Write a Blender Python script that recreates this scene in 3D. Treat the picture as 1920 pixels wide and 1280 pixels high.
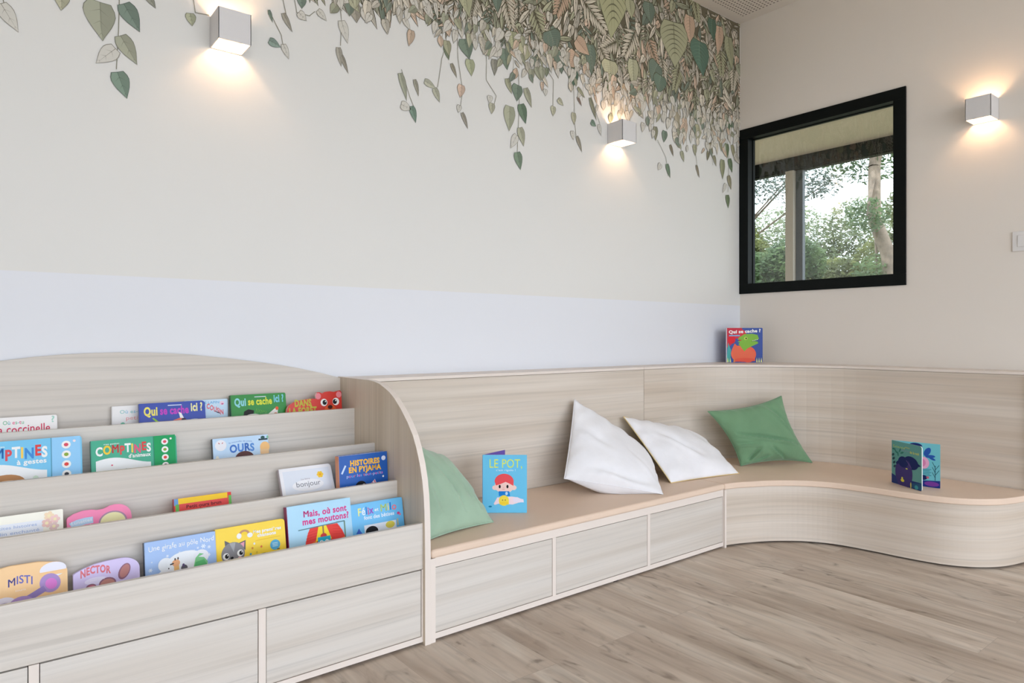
import bpy, bmesh, math, random
from mathutils import Vector, Matrix
random.seed(7)
sc = bpy.context.scene
for o in list(bpy.data.objects): bpy.data.objects.remove(o)

# ------------------------------------------------------------ camera
FX, CX, HY, EYE = 1274.0, 960.0, 630.0, 1.10
YAW = math.atan(1005/FX)
cam_d = bpy.data.cameras.new('camera'); cam = bpy.data.objects.new('camera', cam_d)
sc.collection.objects.link(cam); sc.camera = cam
cam_d.sensor_width = 36; cam_d.lens = FX/1920*36; cam_d.shift_y = -10/1920
cam.location = (0, 0, EYE); cam.rotation_euler = (math.pi/2, 0, -YAW)
cam_d.clip_start = 0.05; cam_d.clip_end = 200

# ------------------------------------------------------------ daylight, exposure
world = bpy.data.worlds.new('overcast_sky'); sc.world = world; world.use_nodes = True
bg = world.node_tree.nodes['Background']
bg.inputs['Color'].default_value = (0.86, 0.94, 1.06, 1); bg.inputs['Strength'].default_value = 3.0
sc.view_settings.view_transform = 'Standard'; sc.view_settings.look = 'None'
sc.view_settings.gamma = 1; sc.view_settings.use_curve_mapping = False
sc.view_settings.exposure = 0.66
W, CR, CEIL = 2.83, 4.327, 3.348          # mural wall plane y, right wall plane x, ceiling
REAR, LEFTX = -2.6, -2.6

def portal(name, loc, rot, sx, sy):
    l = bpy.data.lights.new(name, 'AREA'); l.shape = 'RECTANGLE'; l.size = sx; l.size_y = sy
    l.energy = 1; l.cycles.is_portal = True
    o = bpy.data.objects.new(name, l); sc.collection.objects.link(o)
    o.location = loc; o.rotation_euler = rot
portal('daylight_portal_rear', (1.0, REAR-0.03, 1.52), (math.pi/2, 0, 0), 6.3, 2.92)
portal('daylight_portal_far', (8.12, 3.2, 1.66), (math.pi/2, 0, math.pi/2), 5.8, 3.0)

# ------------------------------------------------------------ helpers
def lin(c):
    return tuple(((x/255)/12.92 if x/255 <= 0.04045 else ((x/255+0.055)/1.055)**2.4) for x in c)
def ray(u):
    a = (u-CX)/FX
    return (math.sin(YAW)+a*math.cos(YAW), math.cos(YAW)-a*math.sin(YAW))
def on_y(u, v, y):
    r = ray(u); d = y/r[1]; return Vector((r[0]*d, y, EYE-(v-HY)*d/FX))
def on_z(u, v, z):
    r = ray(u); d = (EYE-z)*FX/(v-HY); return Vector((r[0]*d, r[1]*d, z))

def new_mat(name, rough=0.6, spec=0.3):
    m = bpy.data.materials.new(name); m.use_nodes = True
    b = m.node_tree.nodes['Principled BSDF']
    b.inputs['Roughness'].default_value = rough
    b.inputs['Specular IOR Level'].default_value = spec
    return m, m.node_tree, b
def plain(name, col, rough=0.6, spec=0.3, metal=0, noise=0.0, nscale=6):
    m, nt, b = new_mat(name, rough, spec)
    b.inputs['Metallic'].default_value = metal
    c = lin(col)
    if noise:
        tc = nt.nodes.new('ShaderNodeTexCoord'); n = nt.nodes.new('ShaderNodeTexNoise'); n.inputs['Scale'].default_value = nscale
        r = nt.nodes.new('ShaderNodeValToRGB')
        r.color_ramp.elements[0].position = .3; r.color_ramp.elements[1].position = .7
        r.color_ramp.elements[0].color = (*[x*(1-noise) for x in c], 1); r.color_ramp.elements[1].color = (*[min(1, x*(1+noise)) for x in c], 1)
        nt.links.new(tc.outputs['Object'], n.inputs['Vector']); nt.links.new(n.outputs['Fac'], r.inputs['Fac'])
        nt.links.new(r.outputs['Color'], b.inputs['Base Color'])
    else:
        b.inputs['Base Color'].default_value = (*c, 1)
    return m
def ramp(nt, stops):
    r = nt.nodes.new('ShaderNodeValToRGB'); e = r.color_ramp.elements
    e[0].position = stops[0][0]; e[0].color = (*stops[0][1], 1)
    e[1].position = stops[-1][0]; e[1].color = (*stops[-1][1], 1)
    for p, c in stops[1:-1]:
        k = e.new(p); k.color = (*c, 1)
    return r
def wood(name, light, dark, axis='x', off=(0, 0, 0), streak=1.0):
    """pale ash laminate, long grain along an axis; 'h' = any horizontal direction"""
    m, nt, b = new_mat(name, 0.42, 0.35)
    tc = nt.nodes.new('ShaderNodeTexCoord')
    def mp(s, loc):
        k = nt.nodes.new('ShaderNodeMapping'); k.inputs['Scale'].default_value = s; k.inputs['Location'].default_value = loc
        nt.links.new(tc.outputs['Object'], k.inputs['Vector']); return k
    A = {'x': (.5, 13, 13), 'h': (.5, .5, 13), 'z': (13, 13, .45), 'y': (13, .55, 13)}[axis]
    m1 = mp(tuple(s*1.0 for s in A), off); m2 = mp(tuple(s*(8 if s > 1 else 2.2) for s in A), off)
    n1 = nt.nodes.new('ShaderNodeTexNoise'); n1.inputs['Scale'].default_value = 1.0; n1.inputs['Detail'].default_value = 3; n1.inputs['Distortion'].default_value = .25
    n2 = nt.nodes.new('ShaderNodeTexNoise'); n2.inputs['Scale'].default_value = 1.0; n2.inputs['Detail'].default_value = 4; n2.inputs['Distortion'].default_value = .15
    nt.links.new(m1.outputs[0], n1.inputs['Vector']); nt.links.new(m2.outputs[0], n2.inputs['Vector'])
    mid = tuple((a+c)/2 for a, c in zip(lin(light), lin(dark)))
    r1 = ramp(nt, [(.32, lin(dark)), (.47, mid), (.62, lin(light))])
    r2 = ramp(nt, [(.30, (1-.15*streak,)*3), (.43, (1-.05*streak,)*3), (.6, (1, 1, 1)), (.78, (1.0, 1.0, 1.0))])
    mx = nt.nodes.new('ShaderNodeMix'); mx.data_type = 'RGBA'; mx.blend_type = 'MULTIPLY'; mx.inputs[0].default_value = 1
    nt.links.new(n1.outputs['Fac'], r1.inputs['Fac']); nt.links.new(n2.outputs['Fac'], r2.inputs['Fac'])
    nt.links.new(r1.outputs['Color'], mx.inputs[6]); nt.links.new(r2.outputs['Color'], mx.inputs[7])
    nt.links.new(mx.outputs[2], b.inputs['Base Color'])
    bp = nt.nodes.new('ShaderNodeBump'); bp.inputs['Strength'].default_value = .06; bp.inputs['Distance'].default_value = .002
    nt.links.new(n2.outputs['Fac'], bp.inputs['Height']); nt.links.new(bp.outputs[0], b.inputs['Normal'])
    return m
def printmat(name, rough, spec=.4):
    m, nt, b = new_mat(name, rough, spec)
    a = nt.nodes.new('ShaderNodeAttribute'); a.attribute_name = 'Col'
    nt.links.new(a.outputs['Color'], b.inputs['Base Color']); return m

WL, WD = (219, 213, 205), (207, 198, 187)
M = {}
M['wood_x'] = wood('pale_ash_horizontal', WL, WD, 'x')
M['wood_x2'] = wood('pale_ash_drawer', WL, WD, 'x', (3, 5, 1.3))
M['wood_h'] = wood('pale_ash_wrapped', (220, 209, 196), (204, 189, 172), 'h', (1, 2, 5))
M['wood_back'] = wood('pale_ash_backrest', (222, 212, 200), (206, 193, 178), 'x', (7, 1, 2.2))
M['wood_z'] = wood('pale_ash_vertical', (220, 206, 187), (204, 188, 166), 'z', (1, 1, 1))
M['edge'] = plain('pale_edge_banding', (231, 220, 210), .45)
M['dark_gap'] = plain('gap_shade_and_foot', (60, 50, 45), .8)  # gap shade put into the carcass colour; the black foot shares it
M['white_plastic'] = plain('white_plastic', (228, 226, 224), .35)
M['lamp_white'] = plain('white_plaster_lamp', (222, 220, 220), .6)
M['black'] = plain('black_lacquer', (9, 14, 13), .5, .15)
M['ceil2'] = plain('far_ceiling_paint', (206, 192, 172), .8)
M['paper'] = plain('white_board_pages', (240, 238, 234), .7)
M['gloss'] = printmat('printed_board', .4, .18)
M['mural'] = printmat('printed_wallpaper', .85, .15)
M['cushion'] = plain('peach_beige_leatherette', (230, 206, 185), .5, .3, noise=.03, nscale=3)

def link(name, bm, mat, parent=None, smooth=False, bevel=0, seg=2):
    me = bpy.data.meshes.new(name); bm.normal_update(); bm.to_mesh(me); bm.free()
    for mm in (mat if isinstance(mat, (list, tuple)) else [mat]): me.materials.append(mm)
    if smooth:
        for p in me.polygons: p.use_smooth = True
    o = bpy.data.objects.new(name, me); sc.collection.objects.link(o)
    if parent: 
        o.parent = parent
        if parent.type == 'EMPTY': o.matrix_parent_inverse = Matrix.Translation(-parent.location)
    if bevel:
        md = o.modifiers.new('bevel', 'BEVEL'); md.width = bevel; md.segments = seg; md.limit_method = 'ANGLE'; md.angle_limit = math.radians(40)
    return o
def box(bm, x0, x1, y0, y1, z0, z1):
    v = [bm.verts.new((x, y, z)) for z in (z0, z1) for y in (y0, y1) for x in (x0, x1)]
    for f in ((0, 2, 3, 1), (4, 5, 7, 6), (0, 1, 5, 4), (1, 3, 7, 5), (3, 2, 6, 7), (2, 0, 4, 6)):
        bm.faces.new([v[i] for i in f])
def boxes(*bs):
    bm = bmesh.new()
    for b in bs: box(bm, *b)
    return bm
def prism(pts, ext):
    """pts 3D loop, ext extrusion vector -> closed prism bmesh"""
    bm = bmesh.new(); ext = Vector(ext)
    a = [bm.verts.new(p) for p in pts]; b = [bm.verts.new(Vector(p)+ext) for p in pts]
    bm.faces.new(a); bm.faces.new(b[::-1]); n = len(a)
    for i in range(n): bm.faces.new([a[(i+1) % n], a[i], b[i], b[(i+1) % n]])
    bmesh.ops.recalc_face_normals(bm, faces=bm.faces); return bm
def thing(name, label, cat, loc, group=None):
    o = bpy.data.objects.new(name, None); sc.collection.objects.link(o); o.location = loc
    o.empty_display_size = .05
    o['label'] = label; o['category'] = cat
    if group: o['group'] = group
    return o
def tag(o, label, cat, group=None):
    o['label'] = label; o['category'] = cat
    if group: o['group'] = group
    return o
def struct(o): o['kind'] = 'structure'; return o
def catmull(P, n=10):
    P = [Vector(p) for p in P]; out = []
    for i in range(len(P)-1):
        p0 = P[max(i-1, 0)]; p1 = P[i]; p2 = P[i+1]; p3 = P[min(i+2, len(P)-1)]
        for k in range(n):
            t = k/n
            out.append(.5*((2*p1)+(p2-p0)*t+(2*p0-5*p1+4*p2-p3)*t*t+(3*p1-p0-3*p2+p3)*t**3))
    out.append(P[-1]); return out
def offset2(path, d):
    """offset a 2D polyline to its left by d"""
    out = []
    for i, p in enumerate(path):
        a = path[max(i-1, 0)]; b = path[min(i+1, len(path)-1)]
        t = (b-a).normalized(); out.append(Vector((p.x-t.y*d, p.y+t.x*d)))
    return out

# ------------------------------------------------------------ room shell
def floor_mat():
    m, nt, b = new_mat('greige_oak_vinyl_planks', .42, .35)
    N = nt.nodes; L = nt.links
    tc = N.new('ShaderNodeTexCoord')
    mp = N.new('ShaderNodeMapping'); mp.inputs['Rotation'].default_value = (0, 0, math.pi/2); mp.inputs['Location'].default_value = (.35, .07, 0)
    L.new(tc.outputs['Object'], mp.inputs['Vector'])
    br = N.new('ShaderNodeTexBrick'); br.offset = .37; br.offset_frequency = 2
    br.inputs['Scale'].default_value = 1; br.inputs['Brick Width'].default_value = 1.35; br.inputs['Row Height'].default_value = .2
    br.inputs['Mortar Size'].default_value = .0008; br.inputs['Mortar Smooth'].default_value = .6; br.inputs['Bias'].default_value = 0
    br.inputs['Color1'].default_value = (0, 0, 0, 1); br.inputs['Color2'].default_value = (1, 1, 1, 1); br.inputs['Mortar'].default_value = (.5, .5, .5, 1)
    L.new(mp.outputs[0], br.inputs['Vector'])
    # per-plank shift of the grain
    sep = N.new('ShaderNodeVectorMath'); sep.operation = 'MULTIPLY'; sep.inputs[1].default_value = (7.3, 3.1, 5.7)
    L.new(br.outputs['Color'], sep.inputs[0])
    add = N.new('ShaderNodeVectorMath'); add.operation = 'ADD'
    L.new(tc.outputs['Object'], add.inputs[0]); L.new(sep.outputs[0], add.inputs[1])
    def noise(scale, det, dist, s):
        k = N.new('ShaderNodeMapping'); k.inputs['Scale'].default_value = s; L.new(add.outputs[0], k.inputs['Vector'])
        n = N.new('ShaderNodeTexNoise'); n.inputs['Scale'].default_value = scale; n.inputs['Detail'].default_value = det; n.inputs['Distortion'].default_value = dist
        L.new(k.outputs[0], n.inputs['Vector']); return n
    n1 = noise(1, 5, 1.2, (7, .9, 1)); n2 = noise(1, 6, .4, (45, 2.5, 1)); n3 = noise(1, 3, 2.0, (11, 4.0, 1))
    r1 = ramp(nt, [(.3, lin((176, 158, 141))), (.5, lin((200, 185, 169))), (.68, lin((217, 206, 192)))])
    r2 = ramp(nt, [(.3, (.80,)*3), (.5, (.97,)*3), (.7, (1.04,)*3)])
    r3 = ramp(nt, [(.27, (.52, .5, .48)), (.35, (.86, .85, .84)), (.45, (1, 1, 1))])
    rb = ramp(nt, [(0, (.88, .865, .85)), (1, (1.06, 1.06, 1.06))])
    L.new(n1.outputs['Fac'], r1.inputs['Fac']); L.new(n2.outputs['Fac'], r2.inputs['Fac']); L.new(n3.outputs['Fac'], r3.inputs['Fac']); L.new(br.outputs['Color'], rb.inputs['Fac'])
    cur = r1.outputs['Color']
    for r in (r2, r3, rb):
        mx = N.new('ShaderNodeMix'); mx.data_type = 'RGBA'; mx.blend_type = 'MULTIPLY'; mx.inputs[0].default_value = 1
        L.new(cur, mx.inputs[6]); L.new(r.outputs['Color'], mx.inputs[7]); cur = mx.outputs[2]
    mx = N.new('ShaderNodeMix'); mx.data_type = 'RGBA'; mx.inputs[7].default_value = (*lin((120, 106, 95)), 1)
    ms = N.new('ShaderNodeMath'); ms.operation = 'MULTIPLY'; ms.inputs[1].default_value = .45
    L.new(br.outputs['Fac'], ms.inputs[0]); L.new(ms.outputs[0], mx.inputs[0]); L.new(cur, mx.inputs[6]); L.new(mx.outputs[2], b.inputs['Base Color'])
    bp = N.new('ShaderNodeBump'); bp.inputs['Strength'].default_value = .08; bp.inputs['Distance'].default_value = .002
    L.new(n2.outputs['Fac'], bp.inputs['Height']); L.new(bp.outputs[0], b.inputs['Normal'])
    return m
def wall_mat(two_tone):
    m, nt, b = new_mat('wall_paint_mural' if two_tone else 'wall_paint', .85, .2)
    N = nt.nodes; L = nt.links
    tc = N.new('ShaderNodeTexCoord')
    n = N.new('ShaderNodeTexNoise'); n.inputs['Scale'].default_value = 220; n.inputs['Detail'].default_value = 2
    L.new(tc.outputs['Object'], n.inputs['Vector'])
    bp = N.new('ShaderNodeBump'); bp.inputs['Strength'].default_value = .05; bp.inputs['Distance'].default_value = .001
    L.new(n.outputs['Fac'], bp.inputs['Height']); L.new(bp.outputs[0], b.inputs['Normal'])
    if two_tone:   # white paint below, warmer printed wallpaper above a horizontal joint
        sx = N.new('ShaderNodeSeparateXYZ'); L.new(tc.outputs['Object'], sx.inputs[0])
        mr = N.new('ShaderNodeMapRange'); mr.inputs[1].default_value = 1.318; mr.inputs[2].default_value = 1.322
        L.new(sx.outputs[2], mr.inputs[0])
        mx = N.new('ShaderNodeMix'); mx.data_type = 'RGBA'
        mx.inputs[6].default_value = (*lin((230, 232, 237)), 1); mx.inputs[7].default_value = (*lin((229, 228, 224)), 1)
        L.new(mr.outputs[0], mx.inputs[0]); L.new(mx.outputs[2], b.inputs['Base Color'])
    else: b.inputs['Base Color'].default_value = (*lin((233, 226, 217)), 1)
    return m
def ceil_mat():
    m, nt, b = new_mat('perforated_plasterboard', .85, .2)
    N = nt.nodes; L = nt.links
    tc = N.new('ShaderNodeTexCoord'); sx = N.new('ShaderNodeSeparateXYZ'); L.new(tc.outputs['Object'], sx.inputs[0])
    P = .0265
    def math_(op, a, bb=None, c=None):
        k = N.new('ShaderNodeMath'); k.operation = op
        for i, q in enumerate((a, bb, c)):
            if q is None: continue
            if isinstance(q, (int, float)): k.inputs[i].default_value = q
            else: L.new(q, k.inputs[i])
        return k.outputs[0]
    def cell(s): return math_('SUBTRACT', math_('FRACT', math_('DIVIDE', s, P)), .5)
    cx, cy = cell(sx.outputs[0]), cell(sx.outputs[1])
    r2 = math_('ADD', math_('MULTIPLY', cx, cx), math_('MULTIPLY', cy, cy))
    hole = math_('LESS_THAN', r2, .24**2)
    inx = math_('LESS_THAN', sx.outputs[0], CR-.085); iny = math_('LESS_THAN', sx.outputs[1], W-.085)
    fac = math_('MULTIPLY', hole, math_('MULTIPLY', inx, iny))
    mx = N.new('ShaderNodeMix'); mx.data_type = 'RGBA'
    mx.inputs[6].default_value = (*lin((226, 218, 208)), 1); mx.inputs[7].default_value = (*lin((120, 112, 104)), 1)
    L.new(fac, mx.inputs[0]); L.new(mx.outputs[2], b.inputs['Base Color']); return m
M['floor'] = floor_mat(); M['wall'] = wall_mat(False); M['wall_m'] = wall_mat(True); M['ceil'] = ceil_mat()

struct(link('floor', boxes((LEFTX-.1, 8.2, REAR-.1, 6.2, -.12, 0)), M['floor']))
struct(link('ceiling', boxes((LEFTX-.1, CR+.12, REAR-.1, W+.1, CEIL, CEIL+.12)), M['ceil']))
struct(link('wall_left', boxes((LEFTX-.1, CR, W, W+.12, 0, CEIL)), M['wall_m']))
WY0, WY1, WZ0, WZ1 = 1.713, 2.83, 1.403, 2.58      # black-framed window, outer
struct(link('wall_right', boxes((CR, CR+.12, REAR, WY0+.01, 0, CEIL), (CR, CR+.12, WY1-.01, 6.2, 0, CEIL),
    (CR, CR+.12, WY0+.01, WY1-.01, 0, WZ0+.01), (CR, CR+.12, WY0+.01, WY1-.01, WZ1-.01, CEIL)), M['wall']))
struct(link('wall_rear', boxes((LEFTX, -2.2, REAR-.12, REAR, 0, CEIL), (4.2, CR, REAR-.12, REAR, 0, CEIL),
    (-2.2, 4.2, REAR-.12, REAR, 3.0, CEIL)), M['wall']))
struct(link('wall_side', boxes((LEFTX-.12, LEFTX, REAR, W, 0, CEIL)), M['wall']))
# glazed front behind the camera: black posts and rails
struct(link('window_2', boxes(*[(x-.03, x+.03, REAR-.09, REAR-.03, 0, 3.0) for x in (-2.17, -.6, 1.0, 2.6, 4.17)],
    (-2.2, 4.2, REAR-.09, REAR-.03, 0, .06), (-2.2, 4.2, REAR-.09, REAR-.03, 2.94, 3.0)), M['black']))

# black framed interior window
w1 = bpy.data.objects.new('window_1', None); sc.collection.objects.link(w1); w1.location = (CR, 2.27, WZ0); struct(w1)
FW = .07
def ring(x0, x1, y0, y1, z0, z1, w):
    return boxes((x0, x1, y0, y1, z0, z0+w), (x0, x1, y0, y1, z1-w, z1), (x0, x1, y0, y0+w, z0+w, z1-w), (x0, x1, y1-w, y1, z0+w, z1-w))
link('window_frame', ring(CR-.012, CR+.075, WY0, WY1-.001, WZ0, WZ1, FW), M['black'], w1, bevel=.0015)
link('glazing_bead', ring(CR+.05, CR+.074, WY0+FW-.001, WY1-FW+.001, WZ0+FW-.001, WZ1-FW+.001, .006), M['black'], w1)
def glass_mat():
    m = bpy.data.materials.new('thin_window_glass'); m.use_nodes = True; nt = m.node_tree; nt.nodes.clear()
    o = nt.nodes.new('ShaderNodeOutputMaterial'); t = nt.nodes.new('ShaderNodeBsdfTransparent'); g = nt.nodes.new('ShaderNodeBsdfGlossy')
    t.inputs[0].default_value = (.93, .96, .94, 1); g.inputs['Roughness'].default_value = .01
    mx = nt.nodes.new('ShaderNodeMixShader'); mx.inputs[0].default_value = .07
    nt.links.new(t.outputs[0], mx.inputs[1]); nt.links.new(g.outputs[0], mx.inputs[2]); nt.links.new(mx.outputs[0], o.inputs[0]); return m
M['glass'] = glass_mat()
link('glass_pane', boxes((CR+.060, CR+.064, WY0+FW, WY1-FW, WZ0+FW, WZ1-FW)), M['glass'], w1)

# room beyond the window
XB = 8.05
struct(link('ceiling_beyond', boxes((CR+.12, XB+.1, -.2, 6.2, CEIL, CEIL+.12)), M['ceil2']))
struct(link('wall_beyond', boxes((CR+.12, XB+.1, 6.1, 6.2, 0, CEIL), (CR+.12, XB+.1, -.2, -.1, 0, CEIL)), M['wall']))
struct(link('trim_1', boxes((XB, XB+.09, -.1, 6.1, 3.166, CEIL), (XB-.03, XB, -.1, 6.1, 3.19, 3.215), (XB, XB+.08, -.1, 6.1, 0, .1)), M['black']))
w3 = bpy.data.objects.new('window_3', None); sc.collection.objects.link(w3); w3.location = (XB, 4.5, 0); struct(w3)
link('window_post', boxes((XB-.06, XB+.02, 4.475, 4.58, 0, 3.166)), plain('greige_post', (196, 186, 176), .6), w3)
link('sash_frame', boxes((XB, XB+.06, 4.385, 4.475, .1, 3.166), (XB, XB+.06, 1.4, 1.47, .1, 3.166)), plain('grey_sash', (70, 76, 82), .5), w3)

# ------------------------------------------------------------ outside
M['grass'] = plain('lawn_green', (104, 108, 78), .9, noise=.3, nscale=3)
struct(link('ground', boxes((-40, 60, -40, 60, -.5, -.14)), M['grass']))
struct(link('ground_bounce', boxes((-9, 12, -14, REAR-.12, -.14, -.06)), plain('pale_bounce_slab', (214, 208, 200), .8, noise=.08, nscale=2)))  # unseen pale slab, added to bounce daylight up to ceiling and upper wall
M['bark'] = plain('grey_brown_bark', (128, 112, 98), .9, noise=.3, nscale=9)
def leafmat(name, c1, c2):
    m, nt, b = new_mat(name, .6, .3)
    tc = nt.nodes.new('ShaderNodeTexCoord'); n = nt.nodes.new('ShaderNodeTexNoise'); n.inputs['Scale'].default_value = 1.6; n.inputs['Detail'].default_value = 5
    r = ramp(nt, [(.35, lin(c1)), (.65, lin(c2))])
    nt.links.new(tc.outputs['Object'], n.inputs['Vector']); nt.links.new(n.outputs['Fac'], r.inputs['Fac']); nt.links.new(r.outputs['Color'], b.inputs['Base Color'])
    tr = nt.nodes.new('ShaderNodeBsdfTranslucent'); nt.links.new(r.outputs['Color'], tr.inputs[0])
    mx = nt.nodes.new('ShaderNodeMixShader'); mx.inputs[0].default_value = .4
    nt.links.new(b.outputs[0], mx.inputs[1]); nt.links.new(tr.outputs[0], mx.inputs[2]); nt.links.new(mx.outputs[0], nt.nodes['Material Output'].inputs[0])
    return m
LM = [leafmat('leaves_olive', (84, 92, 50), (128, 132, 74)), leafmat('leaves_green', (66, 88, 56), (108, 128, 80)), leafmat('leaves_pale', (104, 116, 84), (142, 150, 110)), leafmat('leaves_grey', (84, 94, 84), (112, 122, 108))]
def limb(bm, a, b, ra, rb, n=8):
    a, b = Vector(a), Vector(b); t = (b-a).normalized(); s = t.orthogonal().normalized(); q = t.cross(s)
    A = [bm.verts.new(a+(s*math.cos(k*2*math.pi/n)+q*math.sin(k*2*math.pi/n))*ra) for k in range(n)]
    B = [bm.verts.new(b+(s*math.cos(k*2*math.pi/n)+q*math.sin(k*2*math.pi/n))*rb) for k in range(n)]
    for k in range(n): bm.faces.new([A[k], A[(k+1) % n], B[(k+1) % n], B[k]])
def tree(label, x, y, r, blobs, nleaf, size, mat, trunk, seed, cat='tree'):
    rnd = random.Random(seed)
    t = thing('tree', label, cat, (x, y, -.14), 'trees outside')
    bm = bmesh.new(); pts = [Vector(p) for p in trunk]
    for i in range(len(pts)-1): limb(bm, pts[i], pts[i+1], r*(1-.5*i/len(pts)), r*(1-.5*(i+1)/len(pts)))
    top = pts[-1]
    for (bx_, by_, bz_, br) in blobs: limb(bm, pts[-2] if len(pts) > 2 else pts[-1], (bx_, by_, bz_), r*.4, r*.08, 6)
    link('trunk', bm, M['bark'], t, smooth=True)
    bm = bmesh.new(); tot = sum(b[3]**2 for b in blobs)
    for (bx_, by_, bz_, br) in blobs:
        for _ in range(int(1.35*nleaf*br*br/tot)):
            while True:
                p = Vector((rnd.uniform(-1, 1), rnd.uniform(-1, 1), rnd.uniform(-1, 1)))
                if .25 < p.length < 1: break
            c = Vector((bx_, by_, bz_))+Vector((p.x*br, p.y*br, p.z*br*.85))
            s = size*.8*rnd.uniform(.6, 1.3)
            d1 = Vector((rnd.gauss(0, 1), rnd.gauss(0, 1), rnd.gauss(0, .7))).normalized()*s; d2 = d1.orthogonal().normalized()*s*.45
            v = [bm.verts.new(c-d1), bm.verts.new(c+d2), bm.verts.new(c+d1), bm.verts.new(c-d2)]
            bm.faces.new(v)
    link('foliage', bm, mat, t)
LOT = [  # label, x, y, trunk radius, crown blobs, leaves, leaf size, material, trunk points
 ('leaning trunk tree at the right side of the far window', 12.2, 5.15, .15, [(12.5, 5.6, 4.6, .9), (11.6, 5.2, 3.1, .35), (12.6, 5.0, 5.6, .9), (12.3, 5.35, 2.2, .4)], 5200, .06, LM[1],
  [(12.3, 5.0, -.14), (12.26, 5.02, 1.6), (12.2, 5.12, 2.5), (12.05, 5.28, 3.1), (12.1, 5.3, 4.0), (12.4, 5.3, 5.0)]),
 ('bushy green tree low behind the window post', 14.2, 8.6, .14, [(14.2, 8.9, 2.2, 1.0), (14.2, 8.6, 1.3, 1.0), (14.3, 8.0, 2.7, .7)], 17000, .07, LM[1],
  [(14.2, 8.6, -.14), (14.2, 8.6, 1.2), (14.2, 8.7, 2.2)]),
 ('olive green tree left of the window post', 16.6, 11.2, .14, [(16.6, 11.6, 3.6, 1.3), (16.6, 11.2, 2.0, 1.3), (16.6, 10.6, 3.0, .9)], 20000, .075, LM[0],
  [(16.6, 11.2, -.14), (16.6, 11.2, 1.5), (16.6, 11.3, 2.8)]),
 ('pale hazy birch tree in the middle of the garden view', 24, 13.2, .14, [(24, 13.6, 4.4, 1.9), (24, 12.2, 3.2, 1.6), (24.5, 15.4, 3.4, 1.6), (24, 11.0, 4.9, 1.2)], 15000, .10, LM[2],
  [(24, 13.2, -.14), (24, 13.3, 2.2), (24, 13.4, 4.4)]),
 ('green bush tree below the leaning trunk', 16.2, 6.6, .12, [(16.2, 6.6, 2.6, 1.0), (16.4, 7.3, 1.7, 1.2), (16.2, 6.0, 3.9, .8), (16.2, 7.9, 2.3, .8)], 17000, .075, LM[0],
  [(16.2, 6.6, -.14), (16.2, 6.6, 1.4), (16.2, 6.6, 2.8)]),
 ('tall sparse tree with leaves against the sky', 19.5, 14.6, .14, [(18.6, 11.6, 6.2, 1.3), (18.3, 10.2, 5.8, 1.1), (18.6, 9.2, 6.7, 1.0), (18.4, 12.9, 5.6, 1.2), (18.4, 9.4, 5.3, .5)], 6500, .075, LM[3],
  [(19.5, 14.6, -.14), (19.2, 14.2, 3.0), (18.9, 13.0, 5.2)])]
for i_, a_ in enumerate(LOT): tree(*a_, seed=i_+1)

# ------------------------------------------------------------ book display unit
XP = 1.252                                   # inner face of the side panel
YT = [2.100, 2.288, 2.472, 2.657]            # front faces of the four stepped fronts
ZT = [.433, .555, .674, .797]
YB = 2.80; XL = -.452
unit = thing('book_display_unit', 'pale ash stepped book display unit with arched back and rounded side', 'bookcase', (.4, 2.45, 0))
TH = .016
link('tier_front', boxes((XL, XP, YT[0], YT[0]+TH, .270, ZT[0])), M['wood_x'], unit, bevel=.001)
for i in (1, 2, 3):
    link('tier_front', boxes((XL, XP, YT[i], YT[i]+TH, ZT[i-1]-.105, ZT[i])), M['wood_x2' if i % 2 else 'wood_x'], unit, bevel=.001)
SLOT = [z-.105 for z in ZT]
for i in range(4):
    y1 = (YT[i+1] if i < 3 else YB)
    link('slot_shelf', boxes((XL, XP, YT[i]+TH, y1, SLOT[i]-.016, SLOT[i])), M['wood_x'], unit)
arc = [(1.252, .918), (1.16, .943), (1.066, .9655), (.98, .982), (.889, .997), (.80, 1.010), (.726, 1.0195), (.65, 1.029), (.575, 1.0355), (.5, 1.0395), (.4, 1.0415)]
arc = arc+[(.8-x, z) for x, z in arc[-2::-1]]
link('arched_back', prism([(XL, YB, .30)]+[(max(x, XL), YB, z) for x, z in arc[::-1]]+[(XP, YB, .30)], (0, .026, 0)), M['wood_x2'], unit, bevel=.001)
curve = [(2.533, .922), (2.481, .919), (2.435, .912), (2.395, .9), (2.352, .885), (2.313, .864), (2.263, .828), (2.211, .782), (2.172, .738), (2.145, .692), (2.122, .64), (2.105, .585), (2.095, .53), (2.090, .474), (2.087, .40), (2.085, .3), (2.085, 0)]
for x0, lab in ((XP, None), (XL-.024, None)):
    pr = [(x0, 2.826, 0), (x0, 2.826, .922)]+[(x0, y, z) for y, z in curve]
    o = link('side_panel', prism(pr, (.024, 0, 0)), [M['wood_z'], M['edge']], unit, bevel=.0012)
    for p in o.data.polygons:
        if abs(p.normal.x) < .5: p.material_index = 1
# frame and drawers
dr = [(.699, 1.244), (.128, .673), (-.443, .102)]
link('base_frame', boxes((XL, XP, YT[0], YT[0]+.018, .010, .029), (1.2465, XP, YT[0], YT[0]+.018, .029, .268), (.675, .697, YT[0], YT[0]+.018, .029, .268), (.104, .126, YT[0], YT[0]+.018, .029, .268),
    (XL, -.445, YT[0], YT[0]+.018, .029, .268)), M['edge'], unit)
link('carcass_base', boxes((XL, XP, YT[0]+.03, YB, .012, .26)), M['dark_gap'], unit)
for a, b in dr: link('drawer_front', boxes((a, b, YT[0]+.001, YT[0]+.02, .0315, .2655)), M['wood_x2'], unit, bevel=.001)

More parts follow.
